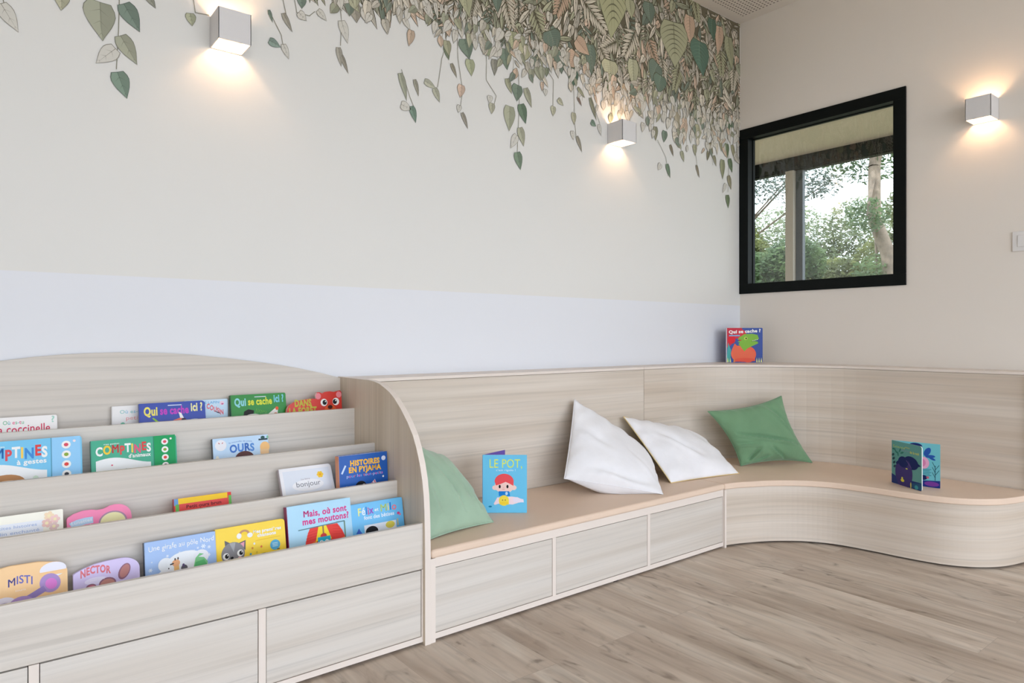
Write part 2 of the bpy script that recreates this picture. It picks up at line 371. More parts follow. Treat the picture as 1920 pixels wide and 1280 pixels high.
# ------------------------------------------------------------ straight bench
YS, BX0, BX1, YK = 2.094, 1.277, 3.052, 2.63
bench = thing('storage_bench', 'long pale ash bench with three flush drawers in front of mural wall', 'bench', (2.16, 2.36, 0))
bd = [(1.300, 1.863), (1.887, 2.455), (2.479, 3.046)]
link('base_frame', boxes((BX0, 1.298, YS-.006, YS+.018, 0, .302), (1.298, BX1, YS, YS+.018, .268, .302), (1.298, BX1, YS, YS+.018, .009, .030),
    (1.865, 1.885, YS, YS+.018, .030, .268), (2.457, 2.477, YS, YS+.018, .030, .268), (3.048, BX1, YS, YS+.018, .030, .268)), M['edge'], bench, bevel=.0008)
link('bench_carcass', boxes((BX0, BX1, YS+.03, W-.002, .012, .302)), M['dark_gap'], bench)
for a, b in bd: link('drawer_front', boxes((a, b, YS+.001, YS+.02, .0325, .2655)), M['wood_x2'], bench, bevel=.001)
link('foot', boxes((2.24, 2.27, YS+.01, YS+.05, 0, .012)), M['dark_gap'], bench)
link('backrest', boxes((BX0, BX1, YK, YK+.018, .302, .9045)), M['wood_back'], bench, bevel=.001)
link('backrest_ledge', boxes((BX0, BX1, YK-.001, W-.001, .906, .920)), M['edge'], bench, bevel=.001)
bm = boxes((BX0+.001, BX1-.001, YS-.012, YK-.001, .303, .334))
tag(link('seat_cushion', bm, M['cushion'], None, bevel=.011, seg=4), 'long straight beige padded seat pad on the drawer bench', 'seat cushion', 'seat pads on the benches')

# ------------------------------------------------------------ curved corner bench
front = catmull([(3.054, 2.094), (3.12, 2.078), (3.20, 2.047), (3.325, 1.985), (3.45, 1.883), (3.53, 1.76), (3.567, 1.61), (3.59, 1.43), (3.622, 1.29), (3.68, 1.19), (3.76, 1.118), (3.85, 1.075), (3.97, 1.045), (4.1, 1.035), (4.325, 1.035)], 6)
front = [Vector((p[0], p[1])) for p in front]
back = [Vector((3.054, YK)), Vector((3.2, YK))]+[Vector((3.3+.8*math.sin(a*math.pi/36), 1.83+.8*math.cos(a*math.pi/36))) for a in range(19)]+[Vector((4.10, 1.4)), Vector((4.10, 1.037))]
corner = thing('corner_bench', 'curved pale ash corner bench with wavy front under the black window', 'bench', (3.8, 2.0, 0))
def strip(outer, inner, z0, z1):
    pts = [(p.x, p.y, z0) for p in outer]+[(p.x, p.y, z0) for p in inner[::-1]]
    return prism(pts, (0, 0, z1-z0))
link('curved_front', strip(front, offset2(front, .018), .010, .302), M['wood_h'], corner)
fi = offset2(front, .022)
link('bench_carcass', prism([(p.x, p.y, .0) for p in offset2(front, .03)[:-4]]+[(4.30, 1.08, 0), (4.30, W-.01, 0), (3.056, W-.01, 0)], (0, 0, .300)), M['dark_gap'], corner)
link('corner_post', boxes((3.0535, 3.068, YS-.008, YS+.02, 0, .302)), M['edge'], corner)
link('end_panel', boxes((4.082, CR-.002, 1.038, 1.056, .302, .9045)), M['edge'], corner)
link('curved_backrest', strip(back, offset2(back, .018), .302, .9045), M['wood_h'], corner)
link('backrest_ledge', prism([(p.x, p.y, .906) for p in offset2(back, -.001)]+[(CR-.001, 1.037, .906), (CR-.001, W-.001, .906), (3.054, W-.001, .906)], (0, 0, .014)), M['edge'], corner, bevel=.001)
cf = offset2(front, -.011)
cf = [p for p in cf if p.y > 1.0][:-1]+[Vector((4.325, 1.024))]
pts = [(p.x, p.y, .303) for p in cf]+[(4.325, 1.036, .303)]+[(p.x, p.y, .303) for p in offset2(back, -.0015)[::-1]]
tag(link('seat_cushion', prism(pts, (0, 0, .031)), M['cushion'], None, bevel=.010, seg=4), 'wavy beige padded seat pad on the curved corner bench', 'seat cushion', 'seat pads on the benches')

# ------------------------------------------------------------ wall lamps and switch
def lamp(label, face, a, z0, z1):
    """face 'y': on the mural wall, a=(x0,x1); face 'x': on the right wall, a=(y0,y1)"""
    D, T = .12, .004
    if face == 'y':
        x0, x1 = a; bs = [(x0, x1, W-D, W-D+T, z0, z1), (x0, x0+T, W-D, W, z0, z1), (x1-T, x1, W-D, W, z0, z1), (x0, x1, W-T, W-.0005, z0, z1)]
        c = Vector(((x0+x1)/2, W-D*.5, (z0+z1)/2)); base = (c.x, W, c.z)
        plate = (c.x-.03, c.x+.03, W-.045, W-T, c.z-.012, c.z+.012)
    else:
        y0, y1 = a; bs = [(CR-D, CR-D+T, y0, y1, z0, z1), (CR-D, CR, y0, y0+T, z0, z1), (CR-D, CR, y1-T, y1, z0, z1), (CR-T, CR-.0005, y0, y1, z0, z1)]
        c = Vector((CR-D*.5, (y0+y1)/2, (z0+z1)/2)); base = (CR, c.y, c.z)
        plate = (CR-.045, CR-T, c.y-.03, c.y+.03, c.z-.012, c.z+.012)
    t = thing('wall_lamp', label, 'wall lamp', base, 'white cube wall lamps')
    link('lamp_housing', boxes(*bs), M['lamp_white'], t, bevel=.001)
    link('bulb_holder', boxes(plate), M['lamp_white'], t, bevel=.001)
    l = bpy.data.lights.new('lamp_bulb', 'POINT'); l.energy = LAMP_W; l.color = (1.0, .62, .34); l.shadow_soft_size = .014
    o = bpy.data.objects.new('lamp_bulb', l); sc.collection.objects.link(o); o.location = c
    o.parent = t; o.matrix_parent_inverse = Matrix.Translation(-t.location)
LAMP_W = 1.25
lamp('white cube wall lamp above the book display unit', 'y', (.721, .843), 2.232, 2.352)
lamp('white cube wall lamp amid the mural leaves near the corner', 'y', (2.958, 3.079), 2.246, 2.366)
lamp('white cube wall lamp on the plain right wall beside the black window', 'x', (1.25, 1.37), 2.266, 2.383)
sw = thing('light_switch', 'white square light switch on the right wall', 'light switch', (CR, 1.135, 1.6))
link('switch_plate', boxes((CR-.009, CR-.0005, 1.085, 1.187, 1.548, 1.653)), M['white_plastic'], sw, bevel=.002)
link('rocker', boxes((CR-.013, CR-.008, 1.105, 1.163, 1.57, 1.632)), M['white_plastic'], sw, bevel=.0015)

# ------------------------------------------------------------ printing helpers
GLY = {}
def _raw(s, bold):
    cu = bpy.data.curves.new('g', 'FONT'); cu.body = s; cu.size = 1; cu.offset = .02*bold; cu.resolution_u = 3
    ob = bpy.data.objects.new('g', cu); sc.collection.objects.link(ob)
    dg = bpy.context.evaluated_depsgraph_get(); me = bpy.data.meshes.new_from_object(ob.evaluated_get(dg))
    vs = [(v.co.x, v.co.y) for v in me.vertices]; fs = [tuple(p.vertices) for p in me.polygons]
    bpy.data.objects.remove(ob); bpy.data.curves.remove(cu); bpy.data.meshes.remove(me)
    return vs, fs
def glyph(ch, bold):
    k = (ch, bold)
    if k not in GLY:
        if ch == ' ': GLY[k] = ([], [], .3); return GLY[k]
        if ch in 'MW' and bold > .3:      # heavy strokes from three shifted copies
            vs0, fs0 = _raw(ch, 0); vs, fs = [], []; d = .018*bold
            for q, k_ in ((-d, 0), (0, 1), (d, 2)):
                fs += [tuple(j+len(vs0)*k_ for j in f) for f in fs0]; vs += [(x+q, y) for x, y in vs0]
        else: vs, fs = _raw(ch, bold)
        a = max(v[0] for v in _raw(ch+'|', 0)[0])-max(v[0] for v in _raw('|', 0)[0])
        GLY[k] = (vs, fs, a+.02*bold)
    return GLY[k]
class Print:
    """flat printed artwork on a plane: O origin, U right, D down, N outward; coordinates in units of S metres"""
    def __init__(s, O, U, D, N, S, step=4e-5):
        s.O, s.U, s.D, s.N, s.S, s.step = Vector(O), Vector(U), Vector(D), Vector(N), S, step
        s.k = 3; s.bm = bmesh.new(); s.cl = s.bm.loops.layers.float_color.new('Col')
    def w(s, p, k=None): return s.O+s.U*(p[0]*s.S)+s.D*(p[1]*s.S)+s.N*((s.k if k is None else k)*s.step)
    def poly(s, pts, col, bump=True):
        c = (*lin(col), 1)
        try: f = s.bm.faces.new([s.bm.verts.new(s.w(p)) for p in pts])
        except ValueError: return
        f.normal_update()
        if f.normal.dot(s.N) < 0: f.normal_flip()
        for l in f.loops: l[s.cl] = c
        if bump: s.k += 1
    def ell(s, x, y, rx, ry, col, a=0, n=20, a0=0, a1=360):
        ca, sa = math.cos(a), math.sin(a); P = []
        m = n if a1-a0 >= 360 else n+1
        for i in range(m):
            t = math.radians(a0+(a1-a0)*i/n); px, py = rx*math.cos(t), ry*math.sin(t)
            P.append((x+px*ca-py*sa, y+px*sa+py*ca))
        s.poly(P, col)
    def rect(s, x0, y0, x1, y1, col): s.poly([(x0, y0), (x1, y0), (x1, y1), (x0, y1)], col)
    def line(s, x0, y0, x1, y1, w, col):
        dx, dy = x1-x0, y1-y0; l = math.hypot(dx, dy) or 1; nx, ny = -dy/l*w/2, dx/l*w/2
        s.poly([(x0+nx, y0+ny), (x1+nx, y1+ny), (x1-nx, y1-ny), (x0-nx, y0-ny)], col)
    def text(s, st, x0, y, x1, h, cols, bold=1, wob=0, arc=0, rot=0):
        """baseline y, fitted between x0 and x1, letter height h; wob: per-letter vertical jitter; arc: rise in the middle"""
        if isinstance(cols[0], (int, float)): cols = [cols]
        tot = sum(glyph(c, bold)[2] for c in st) or 1; sx = (x1-x0)/tot; sy = h/.72; x = 0; i = 0
        for c in st:
            vs, fs, adv = glyph(c, bold); col = (*lin(cols[i % len(cols)]), 1)
            mid = (x+adv/2)/tot; dy = wob*math.sin(i*2.3+1)-arc*(1-(2*mid-1)**2); sl = -arc*1.6*(1-2*mid)/(x1-x0) if arc else 0
            dy += rot*(mid*(x1-x0))
            bv = [s.bm.verts.new(s.w((x0+(x+vx)*sx, y+dy-vy*sy+(sl+rot*0)*(vx-adv/2)*sx))) for vx, vy in vs]
            for f in fs:
                try: F = s.bm.faces.new([bv[j] for j in f])
                except ValueError: continue
                F.normal_update()
                if F.normal.dot(s.N) < 0: F.normal_flip()
                for l in F.loops: l[s.cl] = col
            x += adv
            if c != ' ': i += 1
        s.k += 1
    def done(s, name, parent, mat=None): return link(name, s.bm, mat or M['gloss'], parent)

def rrect(w, h, r, left=0.0015):
    """outline of a cover seen from the front, origin bottom left, y up; right corners rounded"""
    P = [(left, 0)]
    for cx, cy, a0 in ((w-r, r, -90), (w-r, h-r, 0)):
        for k in range(5): a = math.radians(a0+k*22.5); P.append((cx+r*math.cos(a), cy+r*math.sin(a)))
    P += [(left, h), (0, h-left), (0, left)]; return P
def board(parent, fr, outline, y0, y1, mat, name, shrink=0):
    """slab of a cover outline between depths y0..y1 in the local frame fr=(O,U,V,N)"""
    O, U, V, N = fr
    if shrink:
        xs = [p[0] for p in outline]; ys = [p[1] for p in outline]; cx, cy = (min(xs)+max(xs))/2, (min(ys)+max(ys))/2
        wx, wy = (max(xs)-min(xs)), (max(ys)-min(ys))
        outline = [(cx+(p[0]-cx)*(1-2*shrink/wx), cy+(p[1]-cy)*(1-2*shrink/wy)) for p in outline]
    pts = [O+U*p[0]+V*p[1]-N*y0 for p in outline]
    return link(name, prism(pts, -N*(y1-y0)), mat, parent)
BOOKS = 'board books in the display slots'
def colmat(c, name='cover_board'):
    k = ('c', c)
    if k not in M: M[k] = plain(name, c, .35, .35)
    return M[k]
def slot_book(label, slot, uL, uR, v, draw, cover, spine=None, ytop=None, t=.018, lean=.2, outline=None, r=.008, roll=0, group=BOOKS, name='board_book', vR=None):
    ytop = ytop or [2.245, 2.415, 2.61, 2.765][slot]
    a = on_y(uL, v, ytop); b = on_y(uR, v, ytop)
    x0, x1 = a.x, min(b.x, 1.247); zt = a.z; fl = SLOT[slot]+.0006
    V = Vector((0, math.sin(lean), math.cos(lean))); U = Vector((1, 0, 0)); N = Vector((0, -math.cos(lean), math.sin(lean)))
    extra = t*math.sin(lean)
    h = (zt-fl)/math.cos(lean); w = x1-x0
    if roll:
        q = Matrix.Rotation(roll, 3, N); V0 = V; U = q @ U; V = q @ V0
    O = Vector((x0, ytop-h*math.sin(lean), fl))
    if roll: O = a-V*h; O.z = max(O.z, fl)
    # keep the back lower edge on the slot floor
    tk = t
    th = thing(name, label, 'book', (x0+w/2, O.y, fl), group)
    fr = (O, U, V, N)
    ol = outline(w, h) if outline else rrect(w, h, r)
    board(th, fr, ol, 0, .002, colmat(cover), 'front_cover')
    board(th, fr, ol, .002, tk-.002, M['paper'], 'pages', .0015)
    bk = board(th, fr, ol, tk-.002, tk, colmat(cover), 'back_cover')
    if not outline: 
        pts = [O+U*(-.0012)+V*.0, O+U*(-.0012)+V*h, O+U*(-.0012)+V*h-N*tk, O+U*(-.0012)-N*tk]
        link('spine', prism(pts, U*.0018), colmat(spine or cover), th)
    P = Print(O+V*h, U, -V, N, w)
    draw(P, h/w)
    P.done('cover_print', th)
    return th
WHITE = (244, 244, 242); BLK = (25, 25, 30)
def flower(P, x, y, r, col, c2, n=5):
    for k in range(n): P.ell(x+r*.6*math.cos(k*6.283/n), y+r*.6*math.sin(k*6.283/n), r*.42, r*.42, col, n=10)
    P.ell(x, y, r*.35, r*.35, c2, n=10)
def eye(P, x, y, r, d=.25):
    P.ell(x, y, r, r*1.05, WHITE); P.ell(x+r*d, y, r*.62, r*.7, BLK); P.ell(x+r*(d+.25), y-r*.25, r*.18, r*.18, WHITE, n=8)
def hill(P, x0, x1, ytop, ybot, col):
    n = 14; P.poly([(x0+(x1-x0)*i/n, ybot-(ybot-ytop)*math.sin(math.pi*i/n)) for i in range(n+1)], col)

# ---- slot behind the lowest front
def d_misti(P, a):
    P.ell(.86, .115, .13, .085, (238, 238, 250), n=24); P.rect(.73, .13, .99, .175, (248, 205, 150))
    P.ell(.40, .42, .12, .09, (238, 232, 245)); P.text('MISTI', .43, .245, .67, .09, (108, 110, 190), .8, 0, .04)
    P.ell(.83, .26, .10, .11, (176, 148, 205), a=-.5); P.ell(.84, .27, .055, .065, (222, 130, 210), a=-.5)
    P.line(.50, .45, .78, .31, .07, (150, 130, 190)); P.ell(.56, .44, .12, .09, (176, 148, 205)); P.ell(.40, .46, .09, .07, (130, 110, 180))
    P.text('souris', .50, .29, .60, .025, (250, 235, 225), 0)
def o_misti(w, h):
    P = [(0, 0), (w, 0)]; n = 16
    P += [(w, h*.60)]
    for k in range(n+1):
        a = math.pi/2*k/n; P.append((w-.03+.03*math.cos(a), h*.76+h*.19*math.sin(a)))
    P += [(w*.72, h*.995), (w*.45, h), (w*.2, h*.95), (w*.06, h*.84), (0, h*.7)]; return P
slot_book('peach shaped board book titled MISTI at the lower left', 0, -78, 126, 1078, d_misti, (247, 205, 150), outline=o_misti, lean=.16)
def d_nector(P, a):
    P.text('NECTOR', .10, .225, .55, .125, (222, 120, 130), 2, .004, .055)
    P.ell(.33, .30, .17, .06, (232, 225, 250)); P.ell(.76, .23, .085, .14, (150, 105, 125), a=.45); P.ell(.765, .225, .065, .115, (190, 130, 125), a=.45)
    P.ell(.50, .38, .13, .10, (150, 105, 125)); P.ell(.50, .39, .11, .085, (198, 140, 130)); P.ell(.255, .40, .08, .06, (150, 105, 125)); P.ell(.26, .40, .055, .04, (205, 120, 140))
    P.text('petit ours', .24, .30, .46, .025, (245, 240, 250), 0)
def o_nector(w, h):
    P = [(0, 0), (w, 0), (w, h*.72)]
    for k in range(13):
        a = math.pi/2*k/12; P.append((w*.72+w*.28*math.cos(a), h*.74+h*.26*math.sin(a)))
    P += [(w*.5, h*.995), (w*.3, h*.965), (w*.14, h*.91), (w*.03, h*.85), (0, h*.82)]; return P
slot_book('lilac shaped board book with red letters NECTOR', 0, 137, 261, 1062, d_nector, (212, 198, 238), (180, 120, 130), outline=o_nector, lean=.18)
def d_girafe(P, a):
    P.text('Une girafe au pôle Nord', .05, .135, .96, .075, WHITE, 0, .008)
    for x, y, r in ((.80, .19, .035), (.88, .215, .025), (.07, .40, .027), (.075, .50, .026), (.87, .33, .026), (.30, .24, .02), (.72, .20, .018), (.09, .29, .012), (.93, .12, .012)):
        for k in range(3):
            q = k*math.pi/3; P.line(x-r*math.cos(q), y-r*math.sin(q), x+r*math.cos(q), y+r*math.sin(q), r*.4, (225, 235, 250))
    P.ell(.27, .36, .10, .10, (236, 240, 244)); P.ell(.55, .36, .26, .15, (238, 242, 246)); P.ell(.30, .55, .16, .14, (240, 242, 246)); P.rect(.24, .42, .85, .62, (240, 242, 246)); P.ell(.76, .33, .11, .10, (236, 238, 244))
    P.text('Françoise', .45, .235, .68, .03, WHITE, 0)
    P.rect(.38, .36, .45, .62, (240, 190, 120)); P.ell(.41, .36, .055, .05, (240, 178, 130)); P.line(.33, .37, .38, .36, .02, (70, 70, 75)); P.ell(.40, .305, .01, .02, (70, 60, 60), n=8); P.ell(.44, .30, .01, .02, (70, 60, 60), n=8)
    P.ell(.52, .45, .045, .045, (95, 92, 100)); P.ell(.51, .41, .018, .025, (95, 80, 120), n=8)
    P.poly([(.64, .50), (.68, .34), (.74, .28), (.80, .30), (.72, .33), (.80, .35), (.85, .42), (.83, .52)], (130, 205, 140)); P.poly([(.64, .52), (.68, .40), (.80, .38), (.85, .50)], (96, 190, 118))
    P.ell(.31, .42, .008, .012, (60, 60, 60), n=8); P.rect(.27, .54, .34, .555, (70, 70, 80))
slot_book('pale blue board book about a giraffe in the snow', 0, 270, 406, 1018, d_girafe, (160, 190, 235), (60, 70, 95), r=.004)
def d_cat(P, a):
    G, D = (138, 136, 140), (104, 102, 108)
    P.poly([(.12, .31), (.115, .175), (.21, .235)], D); P.poly([(.30, .245), (.41, .215), (.40, .36)], D); P.poly([(.325, .255), (.392, .235), (.375, .34)], (232, 160, 178))
    P.ell(.225, .38, .165, .165, G, n=28); P.poly([(.18, .225), (.265, .225), (.235, .36)], (168, 168, 172))
    eye(P, .125, .40, .045); eye(P, .325, .385, .045); P.ell(.205, .435, .022, .018, BLK); P.ell(.13, .47, .035, .025, (235, 185, 190)); P.ell(.315, .455, .03, .022, (235, 185, 190))
    P.ell(.395, .135, .08, .07, (200, 150, 110), a0=180, a1=360); P.ell(.395, .14, .05, .045, (250, 215, 60), a0=180, a1=360)
    P.ell(.32, .145, .035, .04, WHITE); P.ell(.475, .155, .04, .035, WHITE)
    P.text('Mes premières', .52, .145, .94, .05, WHITE, 2); P.text('chansons', .58, .205, .86, .05, WHITE, 2); P.line(.55, .25, .92, .245, .008, (240, 195, 40))
    P.ell(.835, .36, .075, .075, (90, 175, 215), n=24)
    for k in range(3): P.rect(.795, .33+k*.022, .875, .340+k*.022, (190, 225, 240))
    for x, y, c in ((.53, .29, WHITE), (.63, .35, (235, 120, 70)), (.50, .35, (225, 150, 60)), (.47, .43, (90, 160, 190)), (.56, .42, (225, 190, 60))): P.ell(x, y, .015, .018, c, n=8)
    P.ell(.66, .475, .07, .03, (80, 60, 50)); P.rect(.86, .42, .90, .435, (110, 90, 60))
slot_book('bright yellow board book with a grey kitten face', 0, 404, 533, 993, d_cat, (250, 214, 50), (235, 205, 90), r=.010)
def d_mouton(P, a):
    P.rect(0, .62, 1, a, (245, 232, 190))
    P.text('Mais, où sont', .24, .185, .93, .095, (214, 62, 140), 1.6); P.text('mes moutons?', .22, .295, .96, .095, (214, 62, 140), 1.6)
    P.poly([(.23, .62), (.29, .43), (.33, .35), (.76, .35), (.83, .46), (.87, .56), (.87, .80), (.23, .80)], (232, 66, 58)); P.poly([(.23, .62), (.40, .55), (.40, .82), (.23, .82)], (240, 122, 62)); P.poly([(.72, .60), (.87, .56), (.87, .82), (.72, .82)], (240, 122, 62))
    for k in range(4): P.line(.29-.015*k, .42+.04*k, .44, .40+.04*k, .006, (215, 50, 46)); P.line(.68, .38+.04*k, .80+.012*k, .40+.04*k, .006, (215, 50, 46))
    P.poly([(.46, .35), (.58, .35), (.74, .80), (.34, .80)], (250, 222, 50)); P.rect(.518, .34, .542, .48, (160, 120, 80)); P.line(.15, .36, .84, .335, .014, (90, 130, 140)); P.rect(.865, .335, .885, .80, (110, 140, 120)); P.line(.74, .335, .88, .335, .016, (90, 130, 140))
    P.rect(.285, .66, .36, .82, (150, 150, 120)); P.rect(.30, .68, .36, .82, (240, 215, 90)); P.rect(.75, .64, .80, .78, (150, 170, 150))
    P.ell(.53, .50, .05, .04, (210, 60, 60)); P.ell(.425, .60, .02, .04, (210, 60, 60)); P.ell(.645, .60, .02, .04, (210, 60, 60)); P.rect(.435, .51, .635, .76, (40, 178, 205))
    P.ell(.49, .585, .03, .028, (225, 245, 250)); P.ell(.575, .585, .03, .028, (225, 245, 250)); P.ell(.492, .592, .016, .018, (20, 60, 75)); P.ell(.572, .592, .016, .018, (20, 60, 75)); P.ell(.533, .64, .025, .015, (90, 60, 110))
slot_book('light blue picture book with pink title about lost sheep and a robot', 0, 537, 656, 951, d_mouton, (172, 216, 240), (150, 30, 90), t=.026, r=.001, name='picture_book')
def d_felix(P, a):
    P.text('Félix', .12, .20, .42, .13, [(232, 235, 150), (225, 238, 250), (40, 120, 205), (205, 90, 150), (150, 90, 200)], 1.2, .006); P.text('et', .44, .17, .52, .06, WHITE, .6)
    P.text('Milo', .55, .19, .88, .13, [(215, 240, 150), (235, 225, 150), (40, 120, 205), (225, 130, 150)], 1.2, .006)
    P.text('font des bêtises', .23, .285, .82, .065, (232, 242, 252), 1.2)
    P.rect(.22, .38, .84, .62, (235, 240, 248)); P.ell(.36, .50, .12, .09, BLK); P.ell(.72, .44, .09, .06, (230, 215, 90)); P.ell(.90, .27, .03, .025, (200, 70, 130), n=10); P.ell(.93, .295, .02, .02, (220, 120, 150), n=8)
    P.poly([(.06, .50), (.12, .41), (.15, .47), (.19, .52), (.10, .50)], (60, 100, 200)); P.rect(.86, .36, .885, .48, (200, 190, 150))
slot_book('sky blue board book leaning at the right end of lowest slot', 0, 657, 757, 947, d_felix, (108, 190, 238), (90, 170, 220), r=.006)

# ---- second slot
def d_cream(P, a):
    P.rect(.2, .08, .83, .27, (238, 242, 250))
    for k, (x0, x1) in enumerate(((.34, .78), (.30, .80), (.36, .74))): P.text(['les petites histoires', 'du jardin enchanté', 'à lire le soir'][k], x0, .13+.055*k, x1, .03, (170, 190, 228), .4)
    for x, y, c in ((.88, .05, (250, 225, 190)), (.93, .09, (248, 210, 205)), (.86, .12, (240, 200, 190)), (.92, .16, (235, 205, 200)), (.90, .23, (240, 215, 205)), (.95, .27, (250, 235, 200)), (.73, .33, (236, 205, 180)), (.68, .35, (240, 215, 195)), (.84, .28, (225, 210, 215))): flower(P, x, y, .045, c, (250, 235, 190))
slot_book('cream book with pale flowers at the left in second slot', 1, -120, 118, 985, d_cream, (250, 247, 232), r=.004, t=.02, name='picture_book')
def d_pink(P, a):
    pts = [(.04+.36*i/8, .20-.055*math.sin(math.pi*i/16)) for i in range(9)]
    P.poly([(.03, .23), (.14, .185), (.27, .165), (.39, .165), (.395, .275), (.28, .28), (.18, .30), (.09, .345)], (190, 218, 245)); P.text('Lunettes', .06, .27, .38, .06, (230, 240, 252), 1.5, 0, 0, -.12)
    P.text('de soleil', .14, .345, .36, .035, (255, 235, 245), 1.2, 0, 0, -.12)
    P.ell(.70, .30, .225, .19, (175, 140, 165), n=28); P.ell(.70, .305, .20, .17, (242, 236, 180), n=28)
def o_pink(w, h):
    P = [(0, 0), (w, 0), (w, h*.70)]
    for k in range(9):
        a = math.pi/2*k/8; P.append((w*.75+w*.245*math.cos(a), h*.72+h*.28*math.sin(a)))
    P += [(w*.66, h*.985), (w*.56, h*.93), (w*.46, h*.92), (w*.38, h*.95), (w*.24, h*.95), (w*.1, h*.90), (w*.02, h*.84), (0, h*.80)]; return P
slot_book('pink sunglasses-shaped board book in second slot', 1, 125, 246, 957, d_pink, (245, 130, 175), (150, 20, 70), outline=o_pink)
def d_red(P, a):
    P.rect(0, 0, .93, .10, (250, 205, 40)); P.rect(0, .0, .07, .12, (110, 160, 215)); P.rect(.02, .10, .08, a, (110, 190, 90)); P.rect(.95, 0, 1, .06, (225, 60, 45)); P.rect(.95, .06, 1, a, (110, 190, 90))
    P.text('Petit ours brun', .20, .19, .82, .06, (120, 25, 30), 1.2); P.text('et la fête', .30, .27, .72, .06, (120, 25, 30), 1.2)
slot_book('small red and yellow board book alone in second slot', 1, 326, 433, 936, d_red, (228, 52, 42), (190, 40, 40), r=.002)
def d_bonjour(P, a):
    P.rect(.06, .06, .95, a-.03, (226, 232, 242)); flower(P, .76, .19, .065, (248, 205, 70), (245, 170, 50), 6); P.ell(.50, .36, .30, .11, (242, 243, 247)); P.text('bonjour', .27, .38, .74, .10, (120, 122, 132), 0); P.text('Le livre', .38, .255, .55, .03, (170, 150, 160), 0)
slot_book('white board book reading bonjour with a yellow flower, leaning far back', 1, 522, 619, 880, d_bonjour, (240, 240, 244), (190, 180, 185), r=.012, lean=.48, ytop=2.438, t=.018)
def d_hist(P, a):
    P.text('HISTOIRES', .22, .20, .84, .10, (250, 190, 60), 2.6); P.text('EN PYJAMA', .19, .325, .86, .10, (250, 190, 60), 2.6)
    P.text('pour les tout-petits', .14, .415, .90, .055, [(170, 190, 230), (200, 120, 190), (120, 170, 230), (220, 110, 120)], .8)
    P.ell(.92, .12, .045, .045, (225, 230, 245)); P.line(.05, .33, .13, .18, .035, (200, 220, 245)); P.ell(.90, .47, .02, .02, WHITE, n=8); P.ell(.14, .58, .014, .014, WHITE, n=6); P.ell(.24, .64, .014, .014, WHITE, n=6)
    P.ell(.43, .62, .12, .12, BLK); P.ell(.40, .66, .06, .075, WHITE); P.ell(.49, .62, .045, .06, WHITE); P.ell(.485, .63, .015, .02, BLK, n=8); P.poly([(.44, .68), (.48, .68), (.46, .73)], (240, 160, 50))
    P.poly([(.54, .66), (.72, .50), (.76, .60), (.60, .74)], (240, 225, 235))
    for k in range(4): P.line(.57+.045*k, .635-.04*k, .61+.045*k, .72-.035*k, .018, (225, 90, 110))
    P.ell(.28, .72, .05, .09, (190, 215, 150)); P.ell(.75, .74, .25, .08, (120, 190, 235))
slot_book('dark blue storybook with orange title beside the side panel', 1, 635, 728, 856, d_hist, (30, 92, 178), (225, 150, 110), ytop=2.362, t=.03, r=.001, lean=.08, name='picture_book')

# ---- third slot
def comptines(P, a, base, tab, white_l):
    P.rect(.715, 0, .725, a, tuple(int(c*.8) for c in base)); P.rect(.725, 0, .985, a, tab)
    cs = [WHITE, (245, 205, 60), (230, 90, 90), (225, 80, 80), WHITE, (250, 210, 90), (225, 90, 130), (225, 70, 70), WHITE]
    if white_l: cs = [(250, 170, 60), (245, 205, 60), (60, 140, 215), (225, 80, 90), WHITE, (250, 210, 90), (60, 140, 215), (225, 70, 70), WHITE]
    P.text('COMPTINES', .05, .185, .69, .11, cs, 2, .014)
    P.text(('à gestes' if white_l else "d'animaux"), .42, .255, .68, .05, WHITE, 1.3); P.text('mes petites', .14, .065, .32, .02, (235, 245, 240), .3)
    n = 12; P.poly([(.05+.63*i/n, .285-.05*math.sin(math.pi*i/n*1.3+.4)) for i in range(n+1)]+[(.68, a), (.05, a)], (244, 246, 246))
    for k, c in enumerate(((225, 80, 100), (140, 170, 60), (230, 70, 60), (50, 50, 60))):
        P.ell(.855, .085+.105*k, .042, .042, WHITE); P.ell(.855, .085+.105*k, .022, .02, c, n=8)
    P.ell(.93, .05, .015, .015, (245, 230, 235), n=6)
    if white_l: P.ell(.33, .43, .16, .085, (190, 135, 85), n=24); P.ell(.34, .455, .12, .05, (245, 205, 170)); P.ell(.19, .47, .02, .02, (245, 205, 170), n=8); P.ell(.08, .40, .03, .05, (225, 210, 235), n=8); P.ell(.58, .42, .03, .04, (215, 235, 215), n=8)
    else: P.ell(.17, .43, .04, .035, (215, 50, 60)); P.ell(.45, .45, .075, .05, (50, 50, 58)); P.ell(.39, .40, .012, .012, (50, 50, 58), n=6); P.ell(.23, .33, .012, .01, (225, 80, 110), n=6)
slot_book('sky blue nursery rhyme board book with button strip at left edge', 2, -65, 153, 833, lambda P, a: comptines(P, a, (110, 195, 235), (150, 208, 248), True), (110, 195, 235), r=.010)
slot_book('green nursery rhyme board book with a strip of round buttons', 2, 170, 330, 827, lambda P, a: comptines(P, a, (46, 168, 132), (20, 160, 92), False), (46, 168, 132), (20, 120, 100), r=.010)
